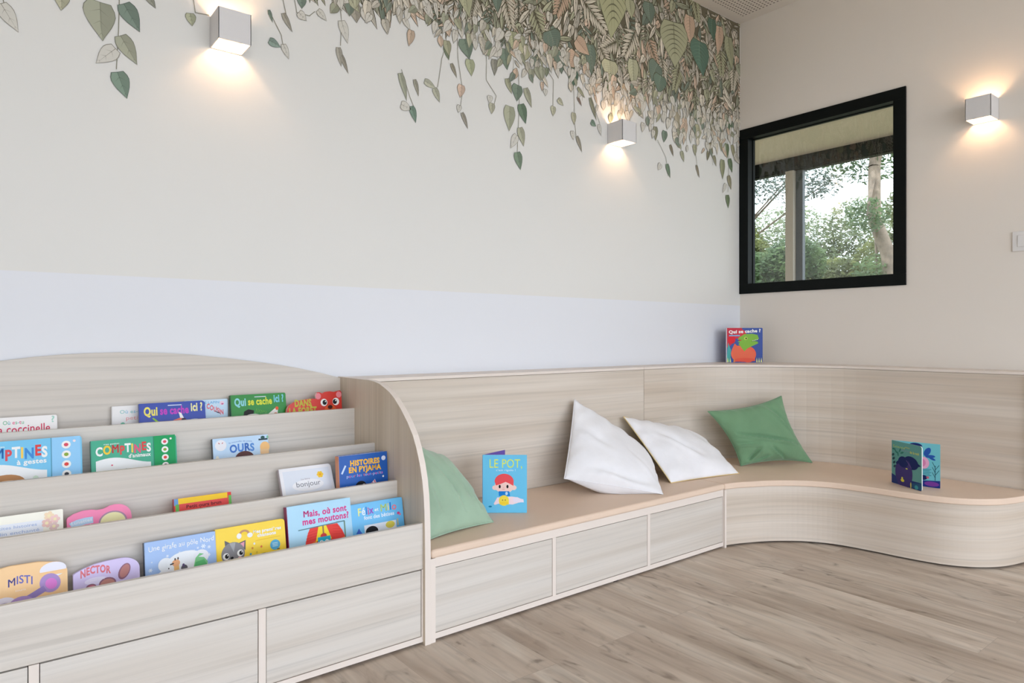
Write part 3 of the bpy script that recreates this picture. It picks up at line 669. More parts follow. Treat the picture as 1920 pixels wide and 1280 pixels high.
def d_ours(P, a):
    P.ell(.14, .13, .10, .10, (238, 238, 244)); P.line(.10, .08, .12, .10, .012, (190, 60, 70)); P.line(.18, .08, .16, .10, .012, (190, 60, 70)); P.ell(.07, .36, .03, .05, (235, 235, 225), n=8)
    P.text('OURS', .29, .27, .74, .14, [(70, 120, 200), (80, 135, 215), (60, 110, 190), (90, 145, 215)], 2, .008); P.text('la nouvelle de petit', .28, .115, .70, .028, (110, 150, 205), .5, 0, .02)
    P.ell(.55, .40, .17, .13, (96, 56, 52), n=28); P.ell(.93, .23, .09, .10, (246, 196, 130)); P.rect(.84, .27, 1.0, .36, (240, 200, 150)); P.rect(.82, .07, .99, .10, (40, 60, 70)); P.ell(.90, .05, .04, .03, (50, 90, 90), n=8); P.ell(.99, .05, .02, .03, (130, 190, 160), n=8)
slot_book('pale blue board book reading OURS in third slot', 2, 398, 502, 823, d_ours, (190, 218, 244), (60, 65, 75), r=.002)

# ---- top slot
def d_cocc(P, a):
    P.text('Où es-tu', .38, .10, .62, .055, [(120, 190, 150), (110, 180, 190), (225, 100, 140)], .6); P.text('la coccinelle', .30, .225, .92, .12, (214, 50, 92), .5, .004); P.text('?', .925, .10, .975, .09, (170, 215, 200), 1)
    P.ell(.40, .31, .085, .05, (222, 60, 140)); P.ell(.40, .30, .04, .03, (150, 40, 110)); P.ell(.66, .30, .03, .03, (245, 225, 120), n=10)
slot_book('white board book reading coccinelle at the left in top slot', 3, -62, 107, 787, d_cocc, (243, 240, 238), r=.006)
def d_pwhite(P, a):
    P.text('Où es-tu', .10, .115, .42, .055, [(150, 205, 200), (150, 200, 225)], .6); P.text('petit lapin', .18, .215, .62, .06, [(240, 170, 170), (240, 190, 180)], .6); P.ell(.14, .29, .035, .045, (120, 200, 170), n=10); P.ell(.22, .31, .02, .03, (240, 160, 170), n=8)
slot_book('white board book half hidden behind the royal blue book', 3, 210, 345, 762, d_pwhite, (240, 238, 236), r=.004, ytop=2.782, t=.010, lean=.05)
def d_bin(P, a):
    P.text('LE LAPIN', .40, .10, .80, .06, (110, 180, 225), 1); P.text('COUSIN', .50, .20, .90, .12, (232, 110, 120), 2, 0, 0, .5); P.ell(.86, .10, .055, .05, (240, 215, 230)); P.ell(.87, .12, .03, .02, (200, 100, 150), n=8); P.poly([(.66, .27), (.80, .33), (.82, .36), (.74, .33)], (60, 70, 90))
slot_book('pale ice-blue board book behind the right end of the royal blue book', 3, 346, 427, 751.5, d_bin, (202, 226, 245), r=.005, ytop=2.780, t=.010, lean=.05)
def qui(P, a, cols, art):
    P.text('Qui', .06, .20, .27, .14, cols[0], 2); P.text('se cache', .30, .195, .74, .13, cols[1], 1.7); P.text('ici ?', .77, .165, .96, .14, cols[2], 2)
    P.rect(.42, .045, .63, .058, (225, 235, 250)); art(P)
def a_blue(P):
    P.poly([(.18, .25), (.20, .24), (.30, .33), (.26, .34)], (150, 200, 70)); P.poly([(.42, .37), (.50, .30), (.62, .26), (.66, .36), (.60, .40)], (240, 130, 100)); P.poly([(.58, .17), (.62, .19), (.66, .28), (.60, .27)], WHITE); P.ell(.655, .315, .04, .04, (50, 45, 60)); P.ell(.82, .36, .14, .06, (215, 225, 245)); P.ell(.12, .37, .05, .02, (190, 100, 190), n=10)
slot_book('royal blue lift-the-flap board book with yellow and magenta title', 3, 261, 384, 757, lambda P, a: qui(P, a, ((240, 228, 110), (196, 70, 190), (240, 235, 170)), a_blue), (38, 66, 166), r=.012, ytop=2.742)
def a_green(P):
    P.poly([(.20, .46), (.22, .31), (.30, .27), (.40, .30), (.38, .40), (.30, .46)], (35, 35, 32)); P.ell(.38, .43, .16, .07, (235, 235, 228)); P.poly([(.60, .42), (.72, .33), (.80, .27), (.84, .30), (.82, .42), (.70, .46)], (240, 235, 228)); P.ell(.82, .285, .03, .035, (230, 100, 60), n=10)
    for k in range(7): P.line(.42+.03*k, .36-.01*(k % 3), .45+.03*k, .27+.01*k, .006, (120, 190, 60))
    P.ell(.79, .38, .03, .02, (225, 150, 120), n=8)
slot_book('bright green lift-the-flap board book with blue and yellow title', 3, 432, 535, 741, lambda P, a: qui(P, a, ((150, 215, 225), (222, 226, 70), (130, 205, 225)), a_green), (36, 138, 52), (20, 90, 40), r=.006)
def d_bear(P, a):
    P.text('DANS', .14, .245, .44, .115, (196, 190, 70), 2.2); P.text('LA FORÊT', .04, .375, .53, .11, (196, 190, 70), 2.2)
    P.ell(.565, .09, .05, .055, (235, 140, 150)); P.ell(.945, .08, .05, .055, (235, 140, 150))
    eye(P, .665, .205, .062, .2); eye(P, .885, .20, .062, -.3); P.ell(.775, .35, .11, .10, (228, 96, 48)); P.ell(.775, .29, .045, .035, (70, 25, 25)); P.line(.775, .33, .775, .39, .012, (90, 30, 25))
    P.line(.735, .40, .775, .385, .012, (90, 30, 25)); P.line(.775, .385, .815, .40, .012, (90, 30, 25))
def o_bear(w, h):
    q = lambda t: h-t*w
    P = [(0, 0), (w, 0)]
    P += [(w*.995, q(.30)), (w*.995, q(.12)), (w*1.0, q(.04)), (w*.97, q(.005)), (w*.92, q(.02)), (w*.86, q(.03)), (w*.78, q(.015)), (w*.70, q(.02)), (w*.64, q(.045)), (w*.59, q(.02)), (w*.55, q(.02)), (w*.53, q(.06)), (w*.535, q(.13)), (w*.40, q(.125)), (w*.25, q(.145)), (w*.12, q(.175)), (w*.04, q(.22)), (w*.01, q(.28)), (0, q(.34))]; return P
slot_book('red bear-shaped board book at the right end of top slot', 3, 536, 640, 736, d_bear, (212, 52, 40), outline=o_bear, ytop=2.735, lean=.12)

# ------------------------------------------------------------ open standing books
def standing(name, label, spine_xy, z, boards, h, r=.006, group=None):
    """boards: (end_xy, thickness, cover colour, inner colour, normal sign, draw)"""
    S = Vector((spine_xy[0], spine_xy[1], z))
    th = thing(name, label, 'book', S, group)
    for (ex, ey), t, c, sgn, draw, part, dz in boards:
        U = Vector((ex-S.x, ey-S.y, 0)); w = U.length; U.normalize(); V = Vector((0, 0, 1))
        N = Vector((U.y, -U.x, 0))*sgn
        fr = (S, U, V, N)
        ol = rrect(w, h, r); 
        board(th, fr, ol, 0, .0015, colmat(c), part)
        board(th, fr, ol, .0015, t, M['paper'], 'pages', .0008)
        if draw:
            P = Print(S+V*h, U, -V, N, w); draw(P, h/w); P.done('cover_print', th)
    return th
ZS = .3348
def d_pot(P, a):
    P.text('LE POT,', .14, .29, .90, .20, (226, 238, 105), .1); P.text("c'est rigolo !", .30, .365, .75, .045, (215, 235, 250), .6)
    SK = (250, 212, 205)
    P.ell(.28, .74, .065, .055, SK); P.ell(.70, .74, .065, .055, SK); P.ell(.49, .70, .22, .165, SK, n=28)
    P.ell(.485, .60, .215, .175, (240, 84, 92), n=28, a0=180, a1=360); P.poly([(.27, .60), (.70, .60), (.695, .70), (.60, .645), (.52, .61), (.47, .63), (.40, .66), (.30, .69)], (240, 84, 92))
    P.ell(.385, .715, .024, .04, BLK); P.ell(.56, .715, .024, .04, BLK); P.ell(.47, .735, .012, .01, (240, 170, 165), n=8); P.line(.44, .775, .50, .775, .008, (220, 110, 110))
    P.poly([(.36, .82), (.60, .82), (.62, .93), (.37, .93)], (22, 130, 220)); P.ell(.54, .87, .03, .04, (190, 225, 250), n=10)
    P.poly([(.33, .96), (.66, .94), (.80, .96), (.88, 1.0), (.93, 1.06), (.80, 1.08), (.68, 1.12), (.36, 1.10), (.27, 1.13), (.25, 1.10)], (250, 225, 232)); P.poly([(.68, .97), (.78, .95), (.84, .985), (.92, 1.0), (.93, 1.07), (.70, 1.07)], (238, 228, 245))
    P.ell(.48, 1.03, .115, .12, (248, 224, 80)); P.rect(.38, 1.06, .59, 1.12, (248, 216, 60)); P.ell(.45, 1.02, .012, .016, (150, 110, 60), n=8); P.ell(.51, 1.02, .012, .016, (150, 110, 60), n=8); P.ell(.17, 1.165, .04, .02, (20, 130, 170), n=10)
p0 = on_z(905, 961, ZS); d0 = Vector((math.cos(YAW), -math.sin(YAW)))
pe = on_z(988, 962, ZS)
wp = 83*((EYE-ZS)*FX/331)/FX
e1 = (p0.x+d0.x*wp, p0.y+d0.y*wp)
hp = 108.5*((EYE-ZS)*FX/331)/FX
dd = (EYE-ZS-hp)*FX/(843-HY); rr = ray(947); e2 = (rr[0]*dd, rr[1]*dd)
standing('board_book', 'sky blue board book reading LE POT standing open on the bench', p0.xy, ZS, [(e1, .008, (108, 200, 240), 1, d_pot, 'front_cover', 0), (e2, .004, (100, 80, 170), 1, lambda P, a: P.rect(.02, .01, .98, a-.01, (112, 88, 180)), 'back_cover', 0)], hp, r=.002)
TEAL, NAVY, PUR = (96, 160, 156), (22, 38, 98), (66, 56, 120)
def d_ele(P, a):
    P.text('Cache-cache', .05, .155, .45, .06, [(200, 214, 90), (130, 190, 150)], 1); P.text('animaux', .45, .12, .62, .04, (190, 200, 110), .6); P.text('de la nuit', .62, .22, .92, .06, (215, 214, 90), 1); P.text('un livre tout doux', .30, .20, .62, .03, (150, 150, 190), .5)
    for k in range(5): P.ell(.08+.07*k, .20+.05*(k % 3), .06, .022, (50, 120, 108), a=.7*k, n=10)
    for k in range(4): P.ell(.05+.02*k, .34+.09*k, .05, .03, (40, 74, 84), a=-.5, n=10)
    P.poly([(.0, .80), (.25, .86), (1, .84), (1, a), (0, a)], (36, 58, 120))
    P.ell(.66, .44, .24, .15, NAVY, a=.1, n=24); P.poly([(.82, .38), (.98, .46), (.80, .52)], NAVY); P.ell(.42, .72, .29, .36, PUR, n=30); P.ell(.40, .46, .17, .13, NAVY, n=20); P.ell(.22, .50, .07, .035, NAVY, a=-.5)
    P.line(.50, .40, .68, .56, .012, (110, 90, 150)); P.ell(.52, .60, .035, .014, (220, 220, 90)); P.ell(.38, .90, .06, .035, (232, 222, 70)); P.ell(.37, .855, .03, .035, (232, 222, 90)); P.ell(.66, .96, .02, .07, (220, 210, 110)); P.poly([(.70, .90), (1, .84), (1, a-.02), (.70, a-.02)], (40, 90, 130)); P.ell(.84, .97, .06, .05, (70, 160, 170))
def d_ele2(P, a):
    P.rect(.0, .0, 1, a, (112, 190, 200)); P.ell(.50, .085, .14, .07, NAVY); P.ell(.74, .20, .06, .11, (40, 84, 165), a=.5); P.ell(.80, .30, .10, .035, (40, 84, 165), a=-.1); P.ell(.84, .35, .07, .025, (40, 84, 165), a=.4); P.ell(.66, .46, .12, .14, (230, 165, 195)); P.ell(.64, .46, .07, .09, (215, 130, 170))
    for k in range(5): P.line(.55, .62+.035*k, .82-.03*(k % 2), .60+.035*k, .012, (30, 110, 130))
    for k in range(5): P.line(.90, .78-.06*k, .84+.14*(k % 2), .66-.06*k, .010, (30, 74, 90))
    P.line(.90, .84, .90, .50, .012, (30, 74, 90)); P.ell(.64, .80, .10, .06, (24, 34, 90)); P.ell(.75, .79, .03, .03, (190, 100, 120), n=8)
    P.poly([(0, .92), (.5, .88), (1, .84), (1, a), (0, a)], (36, 52, 130)); P.ell(.83, .93, .15, .055, (120, 60, 150))
s0 = on_z(1672, 903.5, ZS); s1 = on_z(1728, 921, ZS); s2 = on_z(1763, 915.5, ZS)
standing('board_book', 'small teal board book with an elephant, open on curved bench', s0.xy, ZS, [(s1.xy, .006, TEAL, 1, d_ele, 'front_cover', 0), (s2.xy, .005, (110, 186, 196), 1, d_ele2, 'open_page', 0)], .221, r=.012)
def d_dino(P, a):
    P.ell(.28, .15, .27, .14, (215, 50, 66), n=24); P.poly([(0, 0), (.45, 0), (.40, .10), (.25, .20), (.20, .40), (.10, .50), (0, .55)], (200, 44, 66))
    P.ell(.16, .32, .10, .11, (225, 20, 40)); P.poly([(.02, a-.02), (.06, .40), (.14, .60), (.12, a-.02)], (70, 170, 165))
    P.text('Qui se cache ?', .08, .155, .95, .085, WHITE, 2.4, 0, 0, -.05); P.rect(.09, .195, .38, .225, (110, 190, 235))
    P.ell(.60, .86, .10, .06, (30, 60, 130)); P.ell(.36, .70, .22, .22, (240, 112, 76), n=26); P.ell(.60, .72, .22, .22, (240, 100, 70), n=26); P.poly([(.16, .60), (.24, .42), (.48, .66), (.58, .56), (.78, .66), (.80, .90), (.22, .92)], (236, 108, 76))
    P.poly([(.36, .26), (.50, .17), (.72, .16), (.86, .19), (.90, .30), (.78, .36), (.86, .37), (.88, .42), (.70, .50), (.58, .56), (.50, .64), (.38, .48), (.34, .44), (.38, .40), (.32, .38), (.38, .34), (.32, .32)], (130, 186, 62))
    P.ell(.54, .285, .05, .045, (190, 215, 90)); P.ell(.55, .285, .022, .022, BLK, n=10); P.line(.70, .37, .88, .33, .012, (30, 60, 40))
    for k in range(4): P.poly([(.72+.04*k, .362-.01*k), (.745+.04*k, .355-.01*k), (.735+.04*k, .33-.01*k)], WHITE)
    P.poly([(.34, .31), (.44, .33), (.36, .36)], (200, 50, 50)); P.ell(.52, .87, .28, .055, (232, 90, 66))
    for x, c in ((.05, (225, 230, 140)), (.12, (230, 235, 150)), (.22, (220, 150, 80)), (.84, (225, 230, 150)), (.90, (225, 235, 160)), (.96, (225, 230, 150))): P.poly([(x-.02, a-.01), (x+.0, a-.14), (x+.025, a-.01)], c)
q0 = on_z(1361, 679.5, .9205); ZL = .9206
wd = 69*((EYE-ZL)*FX/49.5)/FX
dq = Vector((math.cos(YAW+.0), -math.sin(YAW)))
qe = (q0.x+dq.x*wd, q0.y+dq.y*wd)
qb = (q0.x+.235*math.cos(YAW-.75), q0.y-.235*math.sin(YAW-.75))
qb = (min(qb[0], CR-.01), min(qb[1], W-.006))
standing('board_book', 'dinosaur board book standing open on the ledge in the corner', q0.xy, ZL, [(qe, .006, (8, 58, 150), 1, d_dino, 'front_cover', 0), (qb, .005, (8, 58, 150), -1, None, 'back_cover', 0)], 65*((EYE-ZL)*FX/49.5)/FX, r=.006)

# ------------------------------------------------------------ pillows
def fabric(name, col, bump=.25, sheen=.3, var=.05):
    m, nt, b = new_mat(name, .85, .2)
    b.inputs['Sheen Weight'].default_value = sheen
    tc = nt.nodes.new('ShaderNodeTexCoord'); n = nt.nodes.new('ShaderNodeTexNoise'); n.inputs['Scale'].default_value = 7; n.inputs['Detail'].default_value = 3
    c = lin(col); r = ramp(nt, [(.3, tuple(x*(1-var) for x in c)), (.7, tuple(min(1, x*(1+var)) for x in c))])
    nt.links.new(tc.outputs['Object'], n.inputs['Vector']); nt.links.new(n.outputs['Fac'], r.inputs['Fac']); nt.links.new(r.outputs['Color'], b.inputs['Base Color'])
    n2 = nt.nodes.new('ShaderNodeTexNoise'); n2.inputs['Scale'].default_value = 26; n2.inputs['Detail'].default_value = 3; n2.inputs['Distortion'].default_value = 1.2
    nt.links.new(tc.outputs['Object'], n2.inputs['Vector'])
    bp = nt.nodes.new('ShaderNodeBump'); bp.inputs['Strength'].default_value = bump; bp.inputs['Distance'].default_value = .006
    nt.links.new(n2.outputs['Fac'], bp.inputs['Height']); nt.links.new(bp.outputs[0], b.inputs['Normal']); return m
def pillow(label, TL, TR, BR, BL, T, mats, pinch=.10, back=.6, folds=(), seed=1, piping=None, belly=0):
    n = 56; rnd = random.Random(seed)
    TL, TR, BR, BL = map(Vector, (TL, TR, BR, BL))
    Nn = (BR-TL).cross(TR-BL).normalized()
    if Nn.y > 0: Nn = -Nn
    ph = [rnd.uniform(0, 6.28) for _ in range(8)]
    def pos(a, b):
        fa = 1-pinch*(1-b*b)*a*a*1.0; fb = 1-pinch*(1-a*a)*b*b
        s, t = (a*fa+1)/2, (b*fb+1)/2       # t: 0 bottom .. 1 top
        return BL*(1-s)*(1-t)+BR*s*(1-t)+TR*s*t+TL*(1-s)*t
    def hh(a, b):
        e = max(0, (1-abs(a)**2.4))**.62*max(0, (1-abs(b)**2.4))**.62
        w = .0035*math.sin(7*a+3*b+ph[0])*math.sin(5*b-2*a+ph[1])+.003*math.sin(13*a*b+6*a+ph[2])
        for (x0, y0, x1, y1, dep, wid) in folds:
            dx, dy = x1-x0, y1-y0; L2 = dx*dx+dy*dy; q = max(0, min(1, ((a-x0)*dx+(b-y0)*dy)/L2))
            d = math.hypot(a-x0-q*dx, b-y0-q*dy)
            side = ((a-x0)*dy-(b-y0)*dx)/math.sqrt(L2)
            w += 1.8*(-dep*math.exp(-(d/wid)**2)+dep*.8*math.exp(-((side-1.6*wid)/wid)**2)*math.exp(-(max(0, d-1.6*wid)/wid)**2))*math.sin(math.pi*min(1, max(0, q*.9+.05)))**.5
        # radial puckers near the seam
        edge = max(abs(a), abs(b)); th = math.atan2(b, a)
        w += .0028*math.sin(th*22+ph[3]+3*math.sin(th*3+ph[4]))*math.exp(-((1-edge)/.14)**2)*(1 if edge < .995 else .3)
        return T/2*e, w*min(1, e*3)
    bm = bmesh.new(); F = []; B = []
    for j in range(n+1):
        rF, rB = [], []
        for i in range(n+1):
            a, b = math.sin((2*i/n-1)*math.pi/2*.999)*.35+(2*i/n-1)*.65, math.sin((2*j/n-1)*math.pi/2*.999)*.35+(2*j/n-1)*.65
            p = pos(a, b); h, w = hh(a, b)
            f = bm.verts.new(p+Nn*(h+w)); rF.append(f)
            rB.append(f if i in (0, n) or j in (0, n) else bm.verts.new(p-Nn*(h*back)-Vector((0, 0, belly*math.exp(-((b+.75)/.3)**2)*(1-a*a)))))
        F.append(rF); B.append(rB)
    for j in range(n):
        for i in range(n):
            f = bm.faces.new([F[j][i], F[j][i+1], F[j+1][i+1], F[j+1][i]]); f.smooth = True
            try:
                g = bm.faces.new([B[j+1][i], B[j+1][i+1], B[j][i+1], B[j][i]]); g.smooth = True; g.material_index = 1
            except ValueError: pass
    zmin = min(v.co.z for v in bm.verts)
    for v in bm.verts:
        if v.co.z < ZS+.0005: v.co.z = ZS+.0005
        lim = YK-.003
        if v.co.x > 3.3 and v.co.x < 4.1: lim = 1.83+math.sqrt(max(0, .797**2-(v.co.x-3.3)**2))
        if v.co.y > lim: v.co.y = lim
        if v.co.x < XP+.027: v.co.x = XP+.027
    bmesh.ops.recalc_face_normals(bm, faces=bm.faces)
    loop = [F[0][i].co.copy() for i in range(n)]+[F[j][n].co.copy() for j in range(n)]+[F[n][n-i].co.copy() for i in range(n)]+[F[n-j][0].co.copy() for j in range(n)]
    th = thing('throw_pillow', label, 'pillow', ((BL+BR)/2).to_tuple()[:2]+(ZS,), 'pillows on the bench')
    link('pillow_cover', bm, mats, th, smooth=True)
    # seam
    bm = bmesh.new(); m = len(loop); rings = []
    for k in range(m):
        t = (loop[(k+1) % m]-loop[k-1]).normalized(); s = t.cross(Nn).normalized(); r = .0026
        rings.append([bm.verts.new(loop[k]+(s*math.cos(q*math.pi/2)+Nn*math.sin(q*math.pi/2))*r) for q in range(4)])
    for k in range(m):
        A, Bq = rings[k], rings[(k+1) % m]
        for q in range(4): bm.faces.new([A[q], A[(q+1) % 4], Bq[(q+1) % 4], Bq[q]])
    link('seam', bm, piping or mats[0], th, smooth=True)
    return th
GR = fabric('moss_green_cotton', (114, 152, 116)); GRL = fabric('sage_green_cotton', (160, 187, 163))
WH = fabric('white_cotton', (240, 240, 243), .15); WHP = fabric('patterned_reverse_cotton', (236, 214, 150), .2, var=.25)
pillow('moss green pillow propped against the curved corner backrest', on_y(1327, 771, 2.47), on_y(1465, 742, 2.235), on_z(1523, 867, ZS+.002), on_z(1389, 873, ZS+.002), .13, [GR, GR], pinch=.13,
       folds=[(-.72, .08, .75, -.38, .014, .045), (-.85, -.25, -.3, -.30, .010, .045), (-.75, -.85, -.35, -.45, .012, .045), (.0, -.45, .25, -.95, .013, .045), (.45, .8, .85, .0, .008, .05), (-.5, -.9, -.2, -.75, .008, .04)], seed=4)
pillow('large white pillow standing on a corner, nearest of two white pillows', on_y(1077, 749, 2.60), on_y(1216, 852, 2.59), on_z(1243, 926, ZS+.001), on_y(1058, 897, 2.40), .17, [WH, WH], pinch=.02, belly=.06,
       folds=[(-.6, -.75, .6, -.85, .006, .08), (-.9, .2, -.2, -.2, .004, .09), (.2, -.1, .9, -.6, .004, .08)], seed=9)
pillow('white pillow with a yellow patterned reverse, behind the larger white one', on_y(1169, 781, 2.60), on_y(1304, 812, 2.56), on_z(1386, 887, ZS+.001), on_z(1258, 905, ZS+.001), .14, [WH, WHP], pinch=.02,
       folds=[(-.5, .3, .1, -.4, .008, .1)], seed=12, piping=fabric('ochre_piping', (226, 200, 140)))
pillow('sage green pillow tucked beside the rounded side panel', (1.30, 2.52, .70), on_y(838, 862, 2.54), on_z(925, 978, ZS+.001), (1.29, 2.18, ZS+.001), .16, [GRL, GRL], pinch=.05,
       folds=[(-.2, .5, .1, -.3, .006, .07), (.0, .1, .2, -.7, .006, .06), (.3, .4, .45, -.4, .005, .06), (-.5, .2, -.4, -.6, .006, .07), (.5, .0, .7, -.7, .005, .05)], seed=21)

# ------------------------------------------------------------ leaf mural on the wallpaper
rnd = random.Random(11)
MP = Print((0, W, 0), (1, 0, 0), (0, 0, 1), (0, -1, 0), 1.0, step=1.2e-5)
def jit(c, k): d = rnd.uniform(-k, k); return tuple(max(0, min(255, x+d)) for x in c)
SAGE, OLIVE, TEALG, CREAM, PEACH, STONE, DARK, LINE = (172, 174, 152), (184, 184, 156), (136, 148, 134), (226, 217, 200), (222, 198, 176), (204, 198, 184), (98, 92, 76), (112, 106, 94)
def heart(L, Wd, n=9):
    """heart leaf outline, base at the origin, tip at (0,-L)"""
    prof = [(0, .06), (.06, .34), (.16, .47), (.30, .50), (.45, .45), (.60, .35), (.75, .22), (.88, .10), (1, 0)]
    R = [(p[1]*Wd, -(p[0]*L)+(.07*L if k == 1 else 0)) for k, p in enumerate(prof)]
    return R+[(-x, y) for x, y in R[-2::-1]]
def lance(L, Wd):
    prof = [(0, .02), (.15, .25), (.35, .45), (.55, .46), (.75, .30), (.9, .12), (1, 0)]
    R = [(a*Wd, -t*L) for t, a in prof]; return R+[(-x, y) for x, y in R[-2::-1]]
def place(pts, x, z, ang, bend=0):
    ca, sa = math.cos(ang), math.sin(ang)
    return [(x+(px+bend*py*py)*ca-py*sa, z+(px+bend*py*py)*sa+py*ca) for px, py in pts]
def leaf(x, z, L, Wd, ang, col, rank, kind='heart', outline=True, halves=True, veins=2, hollow=False, lw=.0022, lc=None, dark=None):
    k = rank*5+2; bend = rnd.uniform(-1.2, 1.2)
    f = heart if kind == 'heart' else lance
    lc = lc or jit(LINE, 12)
    MP.k = k
    if outline:
        g = [(px*(1+2*lw/Wd), py*(1+lw/L)+(lw if py > -L*.5 else 0)) for px, py in f(L, Wd)]
        MP.poly(place(g, x, z, ang, bend), lc, False)
    MP.k = k+1; base = f(L, Wd)
    MP.poly(place(base, x, z, ang, bend), col, False)
    MP.k = k+2
    if halves and not hollow:
        h = [p for p in base if p[0] >= 0]; h = h+[(0, -L*.5)]; h2 = [p for p in base if p[0] >= -1e-9]
        cc = dark or tuple(c*.89 for c in col)
        MP.poly(place([(0, .0)]+h2[1:]+[(0, -L*.6)], x, z, ang, bend), cc, False)
    MP.k = k+3
    MP.poly(place([(-lw*.45, 0), (lw*.45, 0), (0.0002, -L*.97)], x, z, ang, bend), lc, False)
    for q in range(veins):
        t = .18+.62*q/max(1, veins-1) if veins > 1 else .4
        for s in (-1, 1):
            MP.poly(place([(0, -t*L), (0, -t*L-lw*.8), (s*Wd*.40*(1-t*.75), -(t+.16)*L)], x, z, ang, bend), lc, False)
def stem(pts, w, col, rank):
    MP.k = rank*5+1
    for a, b in zip(pts, pts[1:]): MP.line(a[0], a[1], b[0], b[1], w, col); MP.k = rank*5+1
prof_px = [(380, -160), (520, -60), (600, -25), (680, -2), (740, 12), (800, 22), (870, 38), (930, 72), (1000, 92), (1060, 112), (1110, 138), (1150, 158), (1200, 175), (1260, 196), (1320, 215), (1386, 236)]
prof = []
for u, v in prof_px:
    p = on_y(u, v, W); prof.append((p.x, p.z))
def edge_z(x):
    if x <= prof[0][0]: return prof[0][1]+(prof[0][0]-x)*.5
    for a, b in zip(prof, prof[1:]):
        if x <= b[0]: t = (x-a[0])/(b[0]-a[0]); return a[1]+(b[1]-a[1])*t
    return prof[-1][1]
XM = CR-.004
# dark shadowy gaps of the printed thicket
xs = [prof[0][0]+(XM-prof[0][0])*i/160 for i in range(161)]
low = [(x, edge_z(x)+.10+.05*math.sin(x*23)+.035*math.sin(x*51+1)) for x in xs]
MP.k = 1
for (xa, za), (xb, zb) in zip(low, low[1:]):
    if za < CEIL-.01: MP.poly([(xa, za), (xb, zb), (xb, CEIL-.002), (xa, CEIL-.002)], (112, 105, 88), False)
def clampx(x, w): return min(x, XM-w)
def thicket():
    dz, dx = .055, .045; row = 0; z = CEIL-.02
    while z > 2.15:
        col = 0; x = prof[0][0]-.05+(row % 2)*dx/2
        while x < XM-.01:
            xx, zz = x+rnd.uniform(-.02, .02), z+rnd.uniform(-.02, .02); e = edge_z(xx)
            if zz > e+.02 and zz < CEIL-.005:
                rank = (row % 6)*6+(col % 6)
                depth = min(1, (zz-e)/.35)
                kind = rnd.random(); c = rnd.choice([SAGE, OLIVE, CREAM, CREAM, STONE, PEACH, OLIVE, CREAM, STONE, CREAM, SAGE, TEALG] if depth > .3 else [CREAM, STONE, OLIVE, CREAM, SAGE, PEACH, STONE, TEALG])
                L = rnd.uniform(.07, .12); ang = rnd.gauss(0, .45); xx = clampx(xx, .03)
                if kind < .62: leaf(xx, zz+.02, L*1.55, L*.34, ang, jit(c, 10), rank, 'lance', lw=.005, lc=jit((84, 79, 64), 12), veins=1)
                elif kind < .78: leaf(xx, zz, L*.9, L*.55, ang, jit(c, 10), rank, 'heart', lw=.004, lc=jit((84, 79, 64), 12))
                else:
                    for q in range(7): leaf(xx, zz-.011*q, L*.75, L*.13, ang+(-1)**q*(1.0-.12*q), jit(c, 8), rank, 'lance', lw=.0038, lc=(88, 83, 67), veins=0, halves=False)
            x += dx; col += 1
        z -= dz; row += 1
thicket()
# big feature leaves, ranked over the thicket
def big(u, v, wpx, hpx, col, ang=0.0, rank=40, stripes=7, dark=None, bold=False):
    p = on_y(u, v, W); s = on_y(u, v+hpx, W); L = p.z-s.z
    q = on_y(u+wpx, v, W); Wd = q.x-p.x
    x = min(p.x, XM-Wd*.5)
    dk = dark or tuple(c*(.66 if bold else (1.2 if col[1]-col[0] > 8 else .74)) for c in col)
    leaf(x, p.z, L, Wd, ang, col, rank, 'heart', lw=.004, lc=(96, 98, 78), veins=0, halves=not bold, dark=tuple(c*.93 for c in col))
    MP.k = rank*5+6
    vw = .026 if bold else .010
    MP.poly(place([(-.002, 0), (.002, 0), (0, -L*.96)], x, p.z, ang), dk, False)
    for k in range(stripes):
        t = .05+.70*k/stripes
        for sgn in (-1, 1):
            r_ = .46*(1-max(0, t-.15)*1.05); up, lo = [], []
            for j in range(5):
                g = j/4; yy = -(t+.16*g*g+.02*g)*L; th = vw*(1-.75*g)*L
                up.append((sgn*Wd*r_*g, yy)); lo.append((sgn*Wd*r_*g, yy-th))
            MP.poly(place(up+lo[::-1], x, p.z, ang), dk, False)
def frond(u, v, hpx, ang, col, rank, n=8, dark=(104, 98, 80), spread=.9):
    p = on_y(u, v, W); s = on_y(u, v+hpx, W); L = p.z-s.z; x = min(p.x, XM-.03)
    for k in range(n):
        t = k/n
        for sg in (-1, 1):
            l = L*(.52-.30*t); a2 = ang+sg*(spread-.35*t)
            bx, bz = x+math.sin(ang)*t*L, p.z-math.cos(ang)*t*L
            if bx+l*math.sin(max(0, a2)) > XM-.005: l *= .4
            leaf(bx, bz, l, L*.085, a2, jit(col, 6), rank, 'lance', lw=.0035, lc=dark, veins=0, halves=False)
    MP.k = rank*5+7
    MP.poly(place([(-.003, 0), (.003, 0), (0, -L*.95)], x, p.z, ang), dark, False)
CRM, OLV, TEL, PCH = (224, 216, 198), (188, 188, 156), (122, 136, 122), (212, 184, 160)
for a_ in ((1095, 5, 70, 1.0, CRM, 42), (1190, 60, 60, -.5, CRM, 43), (1000, 20, 60, .5, OLV, 42), (1215, 75, 46, .6, PCH, 44), (1155, 78, 50, -1.0, CRM, 44), (945, -10, 60, .3, CRM, 43), (1350, 95, 46, .1, OLV, 43), (1060, -20, 60, -.4, PCH, 43), (1300, -10, 46, .3, OLV, 42),
           (890, -5, 44, -.2, CRM, 42), (1125, 90, 44, .7, CRM, 45), (1240, 110, 44, .2, CRM, 42), (1376, 130, 40, -.1, CRM, 42), (1035, 60, 46, -.6, CRM, 44), (1272, 130, 44, -.3, OLV, 43)):
    frond(*a_[:4], a_[4], a_[5])
